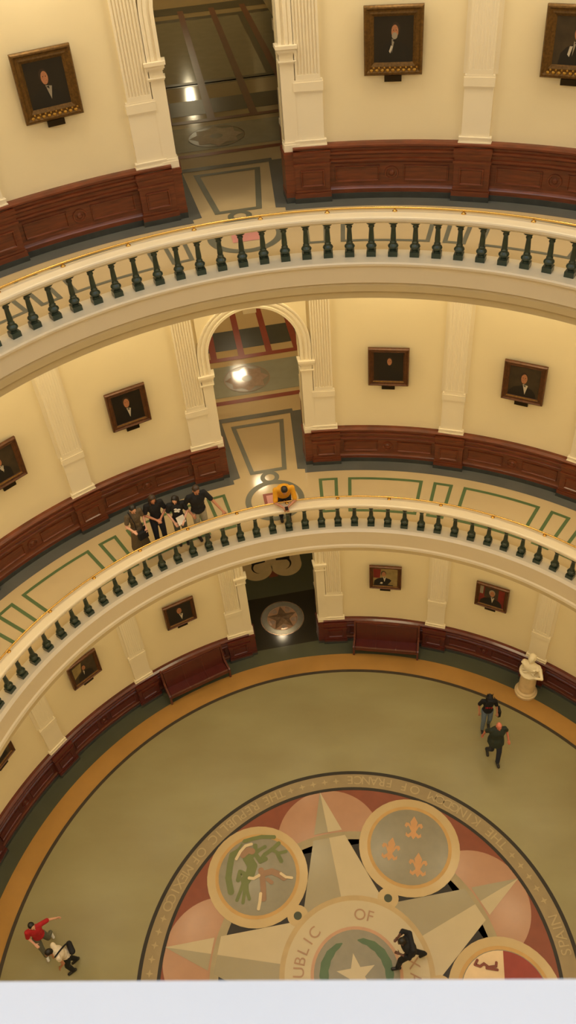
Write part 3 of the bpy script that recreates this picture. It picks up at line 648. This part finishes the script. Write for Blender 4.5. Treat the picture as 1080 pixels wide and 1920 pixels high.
bench(-18.3, 'dark red leather bench in shadow, left of the ground floor passage')

# ================================================================ marble bust on its column
pb = pos(9.70, 45.2, 0)
L0 = lambda x, y, z: Vector((x, y, z))+pb
root = empty('marble_pedestal', pb, 'cream marble column pedestal holding the white bust, against the right wall', 'pedestal')
m = MB(); m.lathe(L0, [(.325, 0), (.325, .05), (.34, .07), (.34, .11), (.32, .13), (.30, .14), (.31, .17), (.29, .2), (.255, .23)], 'marble_cream', 36); m.build('base', root)
m = MB(); m.lathe(L0, [(.25, .22), (.245, .6), (.232, 1.0)], 'marble_cream', 36); m.build('shaft', root)
m = MB(); m.lathe(L0, [(.232, .99), (.26, 1.01), (.26, 1.03), (.30, 1.06), (.315, 1.08), (.315, 1.13), (.30, 1.14)], 'marble_white', 36); m.build('capital', root)

VOX = {}
def remesh_obj(mb, name, vox, parent=None, smooth=2, label=None, mfn=None, origin=None):
    """fuse overlapping solids into one continuous skin"""
    if parent is not None: org = Vector(parent['_o'])
    else: org = Vector(origin)
    mb.v = [p-org for p in mb.v]
    me = mb.mesh(name+'_raw'); mats = list(me.materials); 
    o = bpy.data.objects.new('tmp', me); COL.objects.link(o)
    r = o.modifiers.new('r', 'REMESH'); r.mode = 'VOXEL'; r.voxel_size = vox; r.use_smooth_shade = True
    s = o.modifiers.new('s', 'SMOOTH'); s.iterations = smooth; s.factor = .5
    dg = bpy.context.evaluated_depsgraph_get(); dg.update()
    nm = bpy.data.meshes.new_from_object(o.evaluated_get(dg)); nm.name = name
    bpy.data.objects.remove(o); bpy.data.meshes.remove(me)
    nm.materials.clear()
    for k in mb.ms: nm.materials.append(MATS[k])
    n = len(nm.polygons); nm.polygons.foreach_set('use_smooth', [True]*n); nm.polygons.foreach_set('material_index', [0]*n)
    ob = bpy.data.objects.new(name, nm); COL.objects.link(ob)
    if parent is not None: ob.parent = parent; ob['_o'] = tuple(org)
    else: ob.location = org; ob['_o'] = tuple(org)
    if label: ob['label'] = label
    return ob
hd = -(math.radians(45.2)+THC)
Lb = Loc(pb+Vector((0, 0, 1.14)), math.radians(45.2)+THC+PI)
m = MB(); mw = 'marble_white'
Ls = Lb; KB = 1.32
Lb = lambda x, y, z: Ls(x*KB, y*KB, z*KB)
Lb.x, Lb.y = Ls.x*KB, Ls.y*KB
ZB = Vector((0, 0, KB))
m.cap(Lb(0, 0, .02), Lb(0, 0, .07), .16, .12, mw)
m.cap(Lb(-.15, 0, .20), Lb(.15, 0, .20), .105, .105, mw); m.cap(Lb(-.07, .02, .10), Lb(.07, .02, .10), .14, .13, mw); m.sph(Lb(0, .02, .17), .19, mw, ry=.13, rz=.14, X=Lb.x, Y=Lb.y, Z=ZB)
m.cap(Lb(0, 0, .28), Lb(.01, .02, .38), .06, .052, mw)
m.sph(Lb(.01, .03, .45), .078, mw, ry=.098, rz=.115, X=Lb.x, Y=Lb.y, Z=ZB); m.sph(Lb(.01, -.01, .48), .088, mw, ry=.10, rz=.09, X=Lb.x, Y=Lb.y, Z=ZB)
m.sph(Lb(.012, .128, .435), .014, mw); m.cap(Lb(.012, .12, .47), Lb(.012, .135, .43), .008, .014, mw, 6); m.sph(Lb(.012, .10, .375), .03, mw)
for s_ in (-1, 1): m.sph(Lb(.01+s_*.078, .02, .44), .016, mw, rz=.026); m.sph(Lb(.01+s_*.03, .115, .455), .012, mw)
# one arm reaches out to the side
m.cap(Lb(-.22, .02, .20), Lb(-.33, .16, .10), .06, .05, mw); m.cap(Lb(-.33, .16, .10), Lb(-.22, .26, .16), .046, .036, mw)
for i in range(4): m.cap(Lb(-.22+.012*i, .26+.004*i, .17-.014*i), Lb(-.16+.01*i, .31, .17-.014*i), .013, .009, mw, 6)
m.cap(Lb(-.22, .25, .18), Lb(-.19, .26, .22), .014, .010, mw, 6)
for a_, b_ in (((-.2, .08, .22), (.16, .10, .06)), ((-.12, .12, .2), (.1, .13, .03)), ((.2, .06, .24), (-.12, .12, .05))): m.cap(Lb(*a_), Lb(*b_), .03, .03, mw, 8)
b_ = remesh_obj(m, 'marble_bust', .010, origin=pb+Vector((0, 0, 1.14)), smooth=2)
tag(b_, 'white marble bust with draped shoulders and one arm bent outward, on the cream column', 'bust')

# ================================================================ people
def frames(s_): return s_
def person(label, p, head_dir, h=1.75, sex='m', skin='skin_light', J=None, top='cloth_black', bottom='cloth_black', shoe='shoe_dark', hair='hair_black', hairlen=0, sleeve=.75, bottoms='trousers', lean=0, look=(0, 0), girth=1., extras=None, bald=False, cap_=None, hem=0):
    k = h/1.75; L = Loc(p, head_dir)
    root = empty('person', p, label, 'person')
    j = dict(pel=(0, 0, .95), che=(0, .0, 1.28), nek=(0, .0, 1.46), hed=(0, .03, 1.60), shl=(-.185, 0, 1.41), shr=(.185, 0, 1.41), ell=(-.25, -.03, 1.13), elr=(.25, -.03, 1.13), wrl=(-.26, .06, .89), wrr=(.26, .06, .89),
             hil=(-.09, 0, .91), hir=(.09, 0, .91), knl=(-.10, .02, .50), knr=(.10, .02, .50), anl=(-.10, -.02, .085), anr=(.10, -.02, .085))
    if J: j.update(J)
    def P(n): x, y, z = j[n]; return L(x*k, y*k, z*k)
    S = k; up = (P('che')-P('pel')).normalized(); X = L.x.copy(); Y = (up.cross(X)).normalized()*1.0
    if Y.dot(L.y) < 0: Y = -Y
    sx = (P('shr')-P('shl')); X2 = sx.normalized(); Y2 = up.cross(X2).normalized()
    if Y2.dot(L.y) < 0: Y2 = -Y2
    gw = girth*(1 if sex == 'm' else .9)
    def torso(m, inf, mm, lower=True, z0=0):
        m.sph(P('che'), (.165*gw)*S+inf, mm, ry=.115*girth*S+inf, rz=.19*S+inf, X=X2, Y=Y2, Z=up); 
        mid = P('pel').lerp(P('che'), .45); m.sph(mid, .14*gw*S+inf, mm, ry=.105*girth*S+inf, rz=.17*S+inf, X=X, Y=Y, Z=up)
        m.cap(P('shl'), P('shr'), .052*S+inf, .052*S+inf, mm); m.cap(P('che')+up*.08*S, P('nek'), .10*S+inf*.5, .055*S+inf*.4, mm)
        if lower: m.sph(P('pel'), .155*(girth if sex == 'm' else 1.02)*S+inf, mm, ry=.115*girth*S+inf, rz=.13*S+inf, X=X, Y=Y, Z=up)
    m = MB(); torso(m, 0, skin)
    m.cap(P('nek')-up*.03, P('hed')-Vector((0, 0, .04*S)), .052*S, .048*S, skin)
    # head, looking where look says
    hz = (P('hed')-P('nek')).normalized(); yaw, pit = look
    fw = (L.y*math.cos(yaw)+L.x*math.sin(yaw))*math.cos(pit)+Vector((0, 0, math.sin(pit))); hx = fw.cross(Vector((0, 0, 1))).normalized(); hu = hx.cross(fw).normalized()
    H = lambda x, y, z: P('hed')+(hx*x+fw*y+hu*z)*S
    m.sph(H(0, -.01, .025), .074*S, skin, ry=.092*S, rz=.10*S, X=hx, Y=fw, Z=hu); m.sph(H(0, .02, -.045), .056*S, skin, ry=.065*S, rz=.07*S, X=hx, Y=fw, Z=hu); m.sph(H(0, .062, -.088), .026*S, skin)
    m.cap(H(0, .085, .01), H(0, .105, -.028), .010*S, .015*S, skin, 8)
    m.cap(H(-.03, .078, .026), H(.03, .078, .026), .012*S, .012*S, skin, 6)
    for s_ in (-1, 1): m.sph(H(s_*.076, -.005, -.015), .012*S, skin, ry=.020*S, rz=.03*S, X=hx, Y=fw, Z=hu, n=8)
    # arms and hands
    for s_, a, b, c in ((-1, 'shl', 'ell', 'wrl'), (1, 'shr', 'elr', 'wrr')):
        m.cap(P(a), P(b), .048*S, .038*S, skin); m.cap(P(b), P(c), .040*S, .026*S, skin)
        d = (P(c)-P(b)).normalized(); si = X.cross(d) if abs(d.dot(X)) < .8 else L.y.cross(d); si.normalize(); wd = d.cross(si).normalized()
        C = P(c); m.sph(C+d*.045*S, .040*S, skin, ry=.018*S, rz=.052*S, X=wd, Y=si, Z=d)
        curl = si*(-1 if si.dot(Vector((0, 0, -1))+L.y*.3) < 0 else 1)
        for q, (off, ln_) in enumerate(((-.030, .062), (-.010, .074), (.010, .070), (.029, .055))):
            b0 = C+d*.085*S+wd*off*S; b1 = b0+(d*.75+curl*.35).normalized()*ln_*.55*S; b2 = b1+(d*.5+curl*.75).normalized()*ln_*.5*S
            m.cap(b0-d*.015*S, b1, .0098*S, .009*S, skin, 7); m.cap(b1, b2, .009*S, .0078*S, skin, 7)
        inw = wd*(-1 if wd.dot(L.x)*s_ > 0 else 1)
        t0 = C+d*.03*S+inw*.03*S; t1 = t0+(d*.6+inw*.7).normalized()*.036*S; m.cap(t0, t1, .0115*S, .010*S, skin, 7); m.cap(t1, t1+(d*.8+inw*.3+curl*.3).normalized()*.028*S, .010*S, .0085*S, skin, 7)
    for a, b, c in (('hil', 'knl', 'anl'), ('hir', 'knr', 'anr')):
        m.cap(P(a), P(b), .082*S, .056*S, skin); m.cap(P(b), P(b).lerp(P(c), .3), .054*S, .058*S, skin); m.cap(P(b).lerp(P(c), .3), P(c), .056*S, .036*S, skin)
        d = (P(c)-P(b)).normalized(); ft = (L.y-d*L.y.dot(d)); ft.z = min(ft.z, 0); ft.normalize()
        m.cap(P(c)-Vector((0, 0, .03*S)), P(c)+ft*.12*S-Vector((0, 0, .045*S)), .036*S, .028*S, skin)
    remesh_obj(m, 'body', .0085, root, smooth=2)
    # clothing
    m = MB(); torso(m, .016, top, lower=True)
    if hem: m.cap(P('pel'), P('pel')-Vector((0, 0, hem)), .165*S*girth, .19*S*girth, top)
    for a, b, c in (('shl', 'ell', 'wrl'), ('shr', 'elr', 'wrr')):
        if sleeve > 1: m.cap(P(a), P(b), .068*S, .056*S, top); m.cap(P(b), P(b).lerp(P(c), sleeve-1), .056*S, .046*S, top)
        elif sleeve > 0: m.cap(P(a), P(a).lerp(P(b), sleeve), .068*S, .064*S, top)
    remesh_obj(m, 'shirt', .012, root, smooth=2)
    m = MB()
    if bottoms == 'skirt':
        fl = (P('anl')+P('anr'))/2; m.sph(P('pel'), .168*S, bottom, ry=.13*S, rz=.14*S, X=X, Y=Y, Z=up); m.cap(P('pel')-Vector((0, 0, .03)), fl.lerp(P('pel'), .30), .155*S, .26*S, bottom, 18)
        remesh_obj(m, 'skirt', .014, root, smooth=2)
    else:
        m.sph(P('pel'), .166*S*girth, bottom, ry=.128*S*girth, rz=.12*S, X=X, Y=Y, Z=up)
        for a, b, c in (('hil', 'knl', 'anl'), ('hir', 'knr', 'anr')):
            m.cap(P(a), P(b), .104*S, .076*S, bottom)
            if bottoms == 'trousers': m.cap(P(b), P(c)+Vector((0, 0, .03)), .076*S, .062*S, bottom)
        remesh_obj(m, 'trousers' if bottoms == 'trousers' else 'shorts', .012, root, smooth=2)
    for b, c in (('knl', 'anl'), ('knr', 'anr')):
        m = MB(); d = (P(c)-P(b)).normalized(); ft = (L.y-d*L.y.dot(d)); ft.z = min(ft.z, 0); ft.normalize(); A = P(c)-Vector((0, 0, .035*S))
        m.cap(A-ft*.05*S-Vector((0, 0, .005)), A+ft*.13*S-Vector((0, 0, .010*S)), .045*S, .040*S, shoe); m.cap(A, P(c)+Vector((0, 0, .03)), .044*S, .044*S, shoe)
        remesh_obj(m, 'shoe', .011, root, smooth=1)
    if not bald:
        m = MB(); m.sph(H(0, -.028, .045), .084*S, hair, ry=.094*S, rz=.092*S, X=hx, Y=fw, Z=hu); m.sph(H(0, -.05, .0), .080*S, hair, ry=.066*S, rz=.09*S, X=hx, Y=fw, Z=hu)
        if hairlen:
            for s_ in (-1, 0, 1): m.cap(H(s_*.05, -.06, 0), H(s_*.06, -.075, -.06)-Vector((0, 0, hairlen)), .05*S, .035*S, hair)
            for s_ in (-1, 1): m.cap(H(s_*.068, .0, .03), H(s_*.078, .01, -.06)-Vector((0, 0, hairlen*.7)), .026*S, .024*S, hair)
        remesh_obj(m, 'hair', .010, root, smooth=1)
    for s_ in (-1, 1):
        m = MB(); m.sph(H(s_*.03, .083, .004), .010*S, 'eye_dark', n=8); m.build('eye', root)
    m = MB(); m.sph(H(0, .086, -.056), .022*S, 'lip', ry=.008*S, rz=.007*S, X=hx, Y=fw, Z=hu, n=8); m.build('mouth', root)
    return root, L, P, S
INW = lambda th: rad(th)+THC+PI      # facing the centre from angle th
def at(r, th, z=0): return pos(r, th, z)
# --- group at the left of the second floor balustrade
p1 = person('person in patterned olive dress looking down, leftmost of four at the rail', at(8.50, -23.7, FM), INW(-23.7)-.15, 1.66, 'f', 'skin_light',
    dict(ell=(-.24, .02, 1.16), wrl=(-.13, .22, 1.02), elr=(.28, .06, 1.18), wrr=(.24, .26, 1.16), hed=(0, .05, 1.59)), top='cloth_olive', bottom='cloth_olive', bottoms='skirt', hair='hair_black', look=(.05, -.6), sleeve=.6)
p2 = person('person in black tee and dark trousers with clasped hands, second left of four', at(8.50, -20.2, FM), INW(-19.9)+.1, 1.70, 'f', 'skin_tan',
    dict(ell=(-.26, .03, 1.16), wrl=(-.07, .24, 1.10), elr=(.26, .03, 1.16), wrr=(.05, .27, 1.12), hed=(0, .05, 1.59)), top='cloth_black', bottom='cloth_navy', hair='hair_brown', hairlen=.22, look=(-.1, -.6), sleeve=.7)
p3 = person('person in black tee with white print, holding paper at the second floor rail', at(8.28, -16.95, FM), INW(-16.95)+.25, 1.62, 'f', 'skin_light',
    dict(ell=(-.25, .04, 1.15), wrl=(-.12, .25, 1.03), elr=(.25, .02, 1.15), wrr=(.12, .24, 1.0), hed=(0, .05, 1.59)), top='cloth_black', bottom='cloth_grey', bottoms='shorts', hair='hair_black', hairlen=.2, look=(.3, -.6), sleeve=.7)
p4 = person('man in black polo and khaki trousers with one hand on the rail', at(8.23, -13.5, FM), INW(-13.5)-.1, 1.80, 'm', 'skin_tan',
    dict(shl=(-.185, .05, 1.41), shr=(.19, .03, 1.41), elr=(.30, -.06, 1.14), wrr=(.20, .10, .93), ell=(-.33, .16, 1.15), wrl=(-.45, .37, .93), che=(0, .03, 1.28), nek=(0, .06, 1.46), hed=(0, .11, 1.60)), top='cloth_black', bottom='cloth_khaki', hair='hair_brown', look=(-.05, -.6), sleeve=.75, girth=1.1)
p5 = person('person in yellow tee leaning forearms on the rail below the archway', at(8.16, 1.1, FM), INW(1.1), 1.74, 'm', 'skin_tan',
    dict(pel=(0, .06, .93), che=(0, .22, 1.19), nek=(0, .35, 1.32), hed=(0, .46, 1.37), shl=(-.20, .29, 1.27), shr=(.20, .29, 1.27), ell=(-.24, .43, .98), elr=(.24, .43, .98), wrl=(-.05, .57, .93), wrr=(.06, .60, .94), hil=(-.09, .05, .90), hir=(.09, .05, .90), knl=(-.1, .10, .48), knr=(.1, .04, .49)),
    top='cloth_yellow', bottom='cloth_navy', hair='hair_black', look=(.0, -1.0), sleeve=.8, girth=1.08)
# things they carry
L = p1[1]; m = MB(); m.box(lambda x, y, z: L(x, y, z), -.10, -.03, .24, .252, .92, 1.06, 'phone'); o = m.build('phone', origin=L(-.06, .25, .98)); tag(o, 'grey phone in the hand of the person in the olive dress', 'phone')
L = p1[1]; m = MB(); m.tube([L(.10, .16, .96), L(.11, .19, 1.2), L(.12, .09, 1.40), L(.10, -.04, 1.42)], .012, 'cloth_black', 6)
m.prism(lambda a, b, c: L(a, b, c), [(-.14, .20), (.13, .20), (.12, .29), (-.12, .29)], .72, .92, 'cloth_black'); o = m.build('handbag', origin=L(0, .2, .8)); tag(o, 'small black handbag hanging in front of the olive dress', 'bag')
L = p3[1]; m = MB(); m.poly([L(-.16, .22, .90), L(.02, .36, .92), L(.06, .30, 1.14), L(-.12, .20, 1.12)], 'paper'); m.poly([L(-.16, .224, .90), L(-.12, .204, 1.12), L(.06, .304, 1.14), L(.02, .364, .92)], 'paper'); o = m.build('paper_sheet', origin=L(0, .3, 1)); tag(o, 'white sheet of paper held by the person with the white shirt print', 'paper')
m = MB(); 
for dx, dz, w_ in ((-.04, 1.30, .05), (.03, 1.33, .04), (.02, 1.26, .055), (-.03, 1.24, .03)):
    m.sph(L(dx, .128*.93, dz*.93), w_, 'paper', ry=.012, rz=.03, X=L.x, Y=L.y, n=8)
o = m.build('shirt_print', p3[0]); o['label'] = 'white print on the black tee'
L = p5[1]; m = MB(); m.box(lambda x, y, z: L(x, y, z), -.035, .04, .58, .70, .94, .952, 'phone'); o = m.build('phone', origin=L(0, .64, .94)); tag(o, 'dark phone held over the rail by the person in yellow', 'phone')
# --- on the ground floor
g1 = person('person in black tee, pale jeans and black eared cap behind the bald man', at(7.95, 41.6, 0), PI+.02, 1.68, 'f', 'skin_tan',
    dict(ell=(-.25, .0, 1.15), wrl=(-.27, .12, .93), elr=(.27, -.04, 1.15), wrr=(.26, .08, .93), knl=(-.10, .06, .52), anl=(-.11, -.06, .10), knr=(.10, .12, .52), anr=(.11, .14, .09)), top='cloth_black', bottom='cloth_jeans', hair='hair_black', hairlen=.12, look=(0, -.15), sleeve=.8)
L, P, S = g1[1:]
m = MB(); hp = P('hed'); m.sph(hp+Vector((0, 0, .06)), .092, 'cloth_black', ry=.105, rz=.075, X=L.x, Y=L.y); m.prism(lambda a, b, c: hp+L.x*a+L.y*b+Vector((0, 0, c)), [(-.075, .07), (.075, .07), (.06, .17), (-.06, .17)], .05, .064, 'cloth_black'); 
for s_ in (-1, 1): m.cap(hp+L.x*s_*.06+Vector((0, 0, .10)), hp+L.x*s_*.085+Vector((0, 0, .19))-L.y*.02, .022, .006, 'cloth_black', 6)
o = m.build('eared_cap', g1[0]); o['label'] = 'black cap with two pointed ears'
m = MB(); m.prism(lambda a, b, c: L(a, b, c), [(-.36, -.10), (-.28, -.12), (-.30, .12), (-.38, .10)], .66, .94, 'cloth_black'); m.tube([L(-.32, 0, .92), L(-.26, .04, 1.2), L(-.18, .03, 1.43), L(-.15, -.07, 1.44)], .012, 'cloth_black', 6)
o = m.build('shoulder_bag', origin=L(-.32, 0, .75)); tag(o, 'black shoulder bag at the side of the person in pale jeans', 'bag')
m = MB()
for x, z, w_ in ((-.08, 1.24, .025), (-.02, 1.24, .02), (.04, 1.24, .028), (.09, 1.24, .02)): m.box(lambda a, b, c: L(a, b, c), x*.95-w_*.6, x*.95+w_*.6, .118, .132, z*.95-.03, z*.95+.03, 'cloth_red')
o = m.build('shirt_print', g1[0]); o['label'] = 'faded red print across the tee'
g2 = person('bald man in dark green shirt and dark trousers walking across the olive floor', at(7.16, 46.3, 0), PI-.12, 1.82, 'm', 'skin_pink',
    dict(ell=(-.29, -.08, 1.15), wrl=(-.31, .10, .95), elr=(.27, -.14, 1.16), wrr=(.30, -.20, .90), knl=(-.07, .18, .54), anl=(-.05, .24, .10), knr=(.10, .05, .51), anr=(.13, -.16, .13)), top='cloth_darkgreen', bottom='cloth_navy', bald=True, look=(0, -.25), girth=1.28, hem=.08)
g3 = person('person in red tee and grey trousers walking at the lower left', at(7.86, -74.6, 0), rad(148), 1.66, 'm', 'skin_light',
    dict(elr=(.24, .02, 1.15), wrr=(.14, .24, 1.10), ell=(-.36, -.10, 1.22), wrl=(-.54, -.10, 1.08), knl=(-.14, -.02, .50), anl=(-.20, -.28, .14), knr=(.10, .14, .54), anr=(.10, .20, .09)), top='cloth_red', bottom='cloth_grey', shoe='shoe_white', hair='hair_black', look=(-.4, -.2), sleeve=.85)
g4 = person('person in white top with sling bag, bending forward beside the person in red', Vector((-7.06, .24, 0)), rad(-125), 1.68, 'm', 'skin_tan',
    dict(che=(0, .10, 1.25), nek=(0, .19, 1.42), hed=(0, .29, 1.52), shl=(-.185, .15, 1.37), shr=(.185, .15, 1.37), ell=(-.25, .12, 1.09), wrl=(-.20, .24, .88), elr=(.25, .12, 1.09), wrr=(.20, .26, .90), knl=(-.1, .10, .52), anl=(-.1, .06, .09), anr=(.1, -.12, .10)), top='cloth_white', bottom='cloth_black', hair='hair_black', look=(-.1, -.5), sleeve=.25)
L = g4[1]; m = MB()
m.tube([L(-.16, .20, 1.42), L(-.08, .06, 1.38), L(.06, -.08, 1.20), L(.14, -.14, 1.04)], .022, 'cloth_black', 6)
m.cap(L(-.10, -.17, 1.02), L(.12, -.17, 1.0), .075, .075, 'cloth_black')
o = m.build('sling_bag', origin=L(0, -.17, 1.0)); tag(o, 'dark sling bag with its strap across the white top', 'bag')
g5 = person('person all in black walking across the central floor wreath', Vector((1.30, .28, 0)), rad(-98), 1.74, 'm', 'skin_dark',
    dict(che=(0, .10, 1.26), nek=(0, .15, 1.44), hed=(-.02, .24, 1.56), elr=(.29, .14, 1.33), wrr=(.12, .30, 1.46), ell=(-.27, .10, 1.17), wrl=(-.13, .30, 1.12), knl=(-.10, .26, .56), anl=(-.10, .32, .10), knr=(.10, -.06, .50), anr=(.09, -.38, .16)), top='cloth_black', bottom='cloth_black', shoe='shoe_dark', hair='hair_black', look=(0, -.5), sleeve=1.4, girth=1.15)

# ================================================================ lamps and light
def globe(p, r, mm, name, label, rod=.7, sq=False):
    root = empty('hanging_lamp', p, label, 'lamp', 'lamps hanging in the passages')
    m = MB()
    if sq: m.lathe(lambda x, y, z: Vector(p)+Vector((x, y, z)), [(.05, -.52), (.11, -.44), (.15, -.26), (.15, .22), (.09, .46), (.03, .54)], mm, 8, smooth=False)
    else: m.sph(p, r, mm)
    m.build('glass_globe', root)
    m = MB(); top = Vector(p)+Vector((0, 0, r if not sq else .5)); m.cap(top, top+Vector((0, 0, rod)), .018, .018, 'brass', 8); m.lathe(lambda x, y, z: top+Vector((x, y, z)), [(.09, -.02), (.09, .02), (.04, .06)], 'brass', 12); m.build('hanging_rod', root)
globe(uv(14.15, .02, FM+4.0), .22, 'lamp_glass', 'x', 'globe lamp hanging in the second floor passage just behind its arch', 1.3)
globe(uv(20.65, .1, FM+4.0), .28, 'lamp_glass', 'x', 'globe lamp hanging deep in the second floor passage', 1.3)
globe(uv(13.78, .08, 4.0), .15, 'lamp_glass', 'x', 'globe lamp hanging in the ground floor passage over the pale scrollwork', 1.25)
globe(uv(30.4, .07, FT+4.0), .3, 'lamp_glass_far', 'x', 'large glass lantern hanging far down the dark third floor passage', .8, True)

bx = empty('ceiling_light_box', uv(10.92, .05, FM+4.62), 'small cream box fixture hanging under the crown of the second floor arch', 'light fixture')
m = MB(); m.box(lambda x, y, z: uv(y, x, z), -.11, .21, 10.86, 10.98, FM+4.28, FM+4.42, 'trim_plaster'); m.build('housing', bx)
m = MB(); m.cap(uv(10.92, .05, FM+4.42), uv(10.92, .05, FM+5.42), .012, .012, 'brass', 6); m.build('hanger', bx)
def area(name, loc, size, energy, col, rot=(0, 0, 0), shape='DISK', sy=None, spread=None):
    l = bpy.data.lights.new(name, 'AREA'); l.shape = shape; l.size = size; l.energy = energy; l.color = col
    if sy: l.size_y = sy
    if spread: l.spread = spread
    o = bpy.data.objects.new(name, l); COL.objects.link(o); o.location = loc; o.rotation_euler = rot; return o
def point(name, loc, r, energy, col):
    l = bpy.data.lights.new(name, 'POINT'); l.energy = energy; l.color = col; l.shadow_soft_size = r
    o = bpy.data.objects.new(name, l); COL.objects.link(o); o.location = loc; return o
WARM = (1, .83, .50); MID = (1, .87, .62); DAY = (.93, .98, 1.045)
area('dome_skylight', (0, 0, 33.5), 15, 2900, DAY)
for i in range(20):
    th = 18*i
    area('gallery_downlight', pos(9.45, th, CM-.05), 1.0, 54, WARM)
    area('gallery_downlight', pos(9.45, th, CT-.05), 1.0, 80, WARM)
    area('gallery_downlight', pos(9.45, th, FR-.5), 1.0, 88, MID)
w = bpy.data.worlds.new('world'); sc.world = w; w.use_nodes = True
w.node_tree.nodes['Background'].inputs['Color'].default_value = (1, .95, .88, 1); w.node_tree.nodes['Background'].inputs['Strength'].default_value = .05
sc.view_settings.view_transform = 'Standard'; sc.view_settings.look = 'None'; sc.view_settings.gamma = 1; sc.view_settings.exposure = -.95
sc.view_settings.use_curve_mapping = False
sc.cycles.use_light_tree = True; sc.cycles.max_bounces = 7; sc.cycles.diffuse_bounces = 4; sc.cycles.sample_clamp_indirect = 6
for o in bpy.data.objects:
    if '_o' in o: del o['_o']
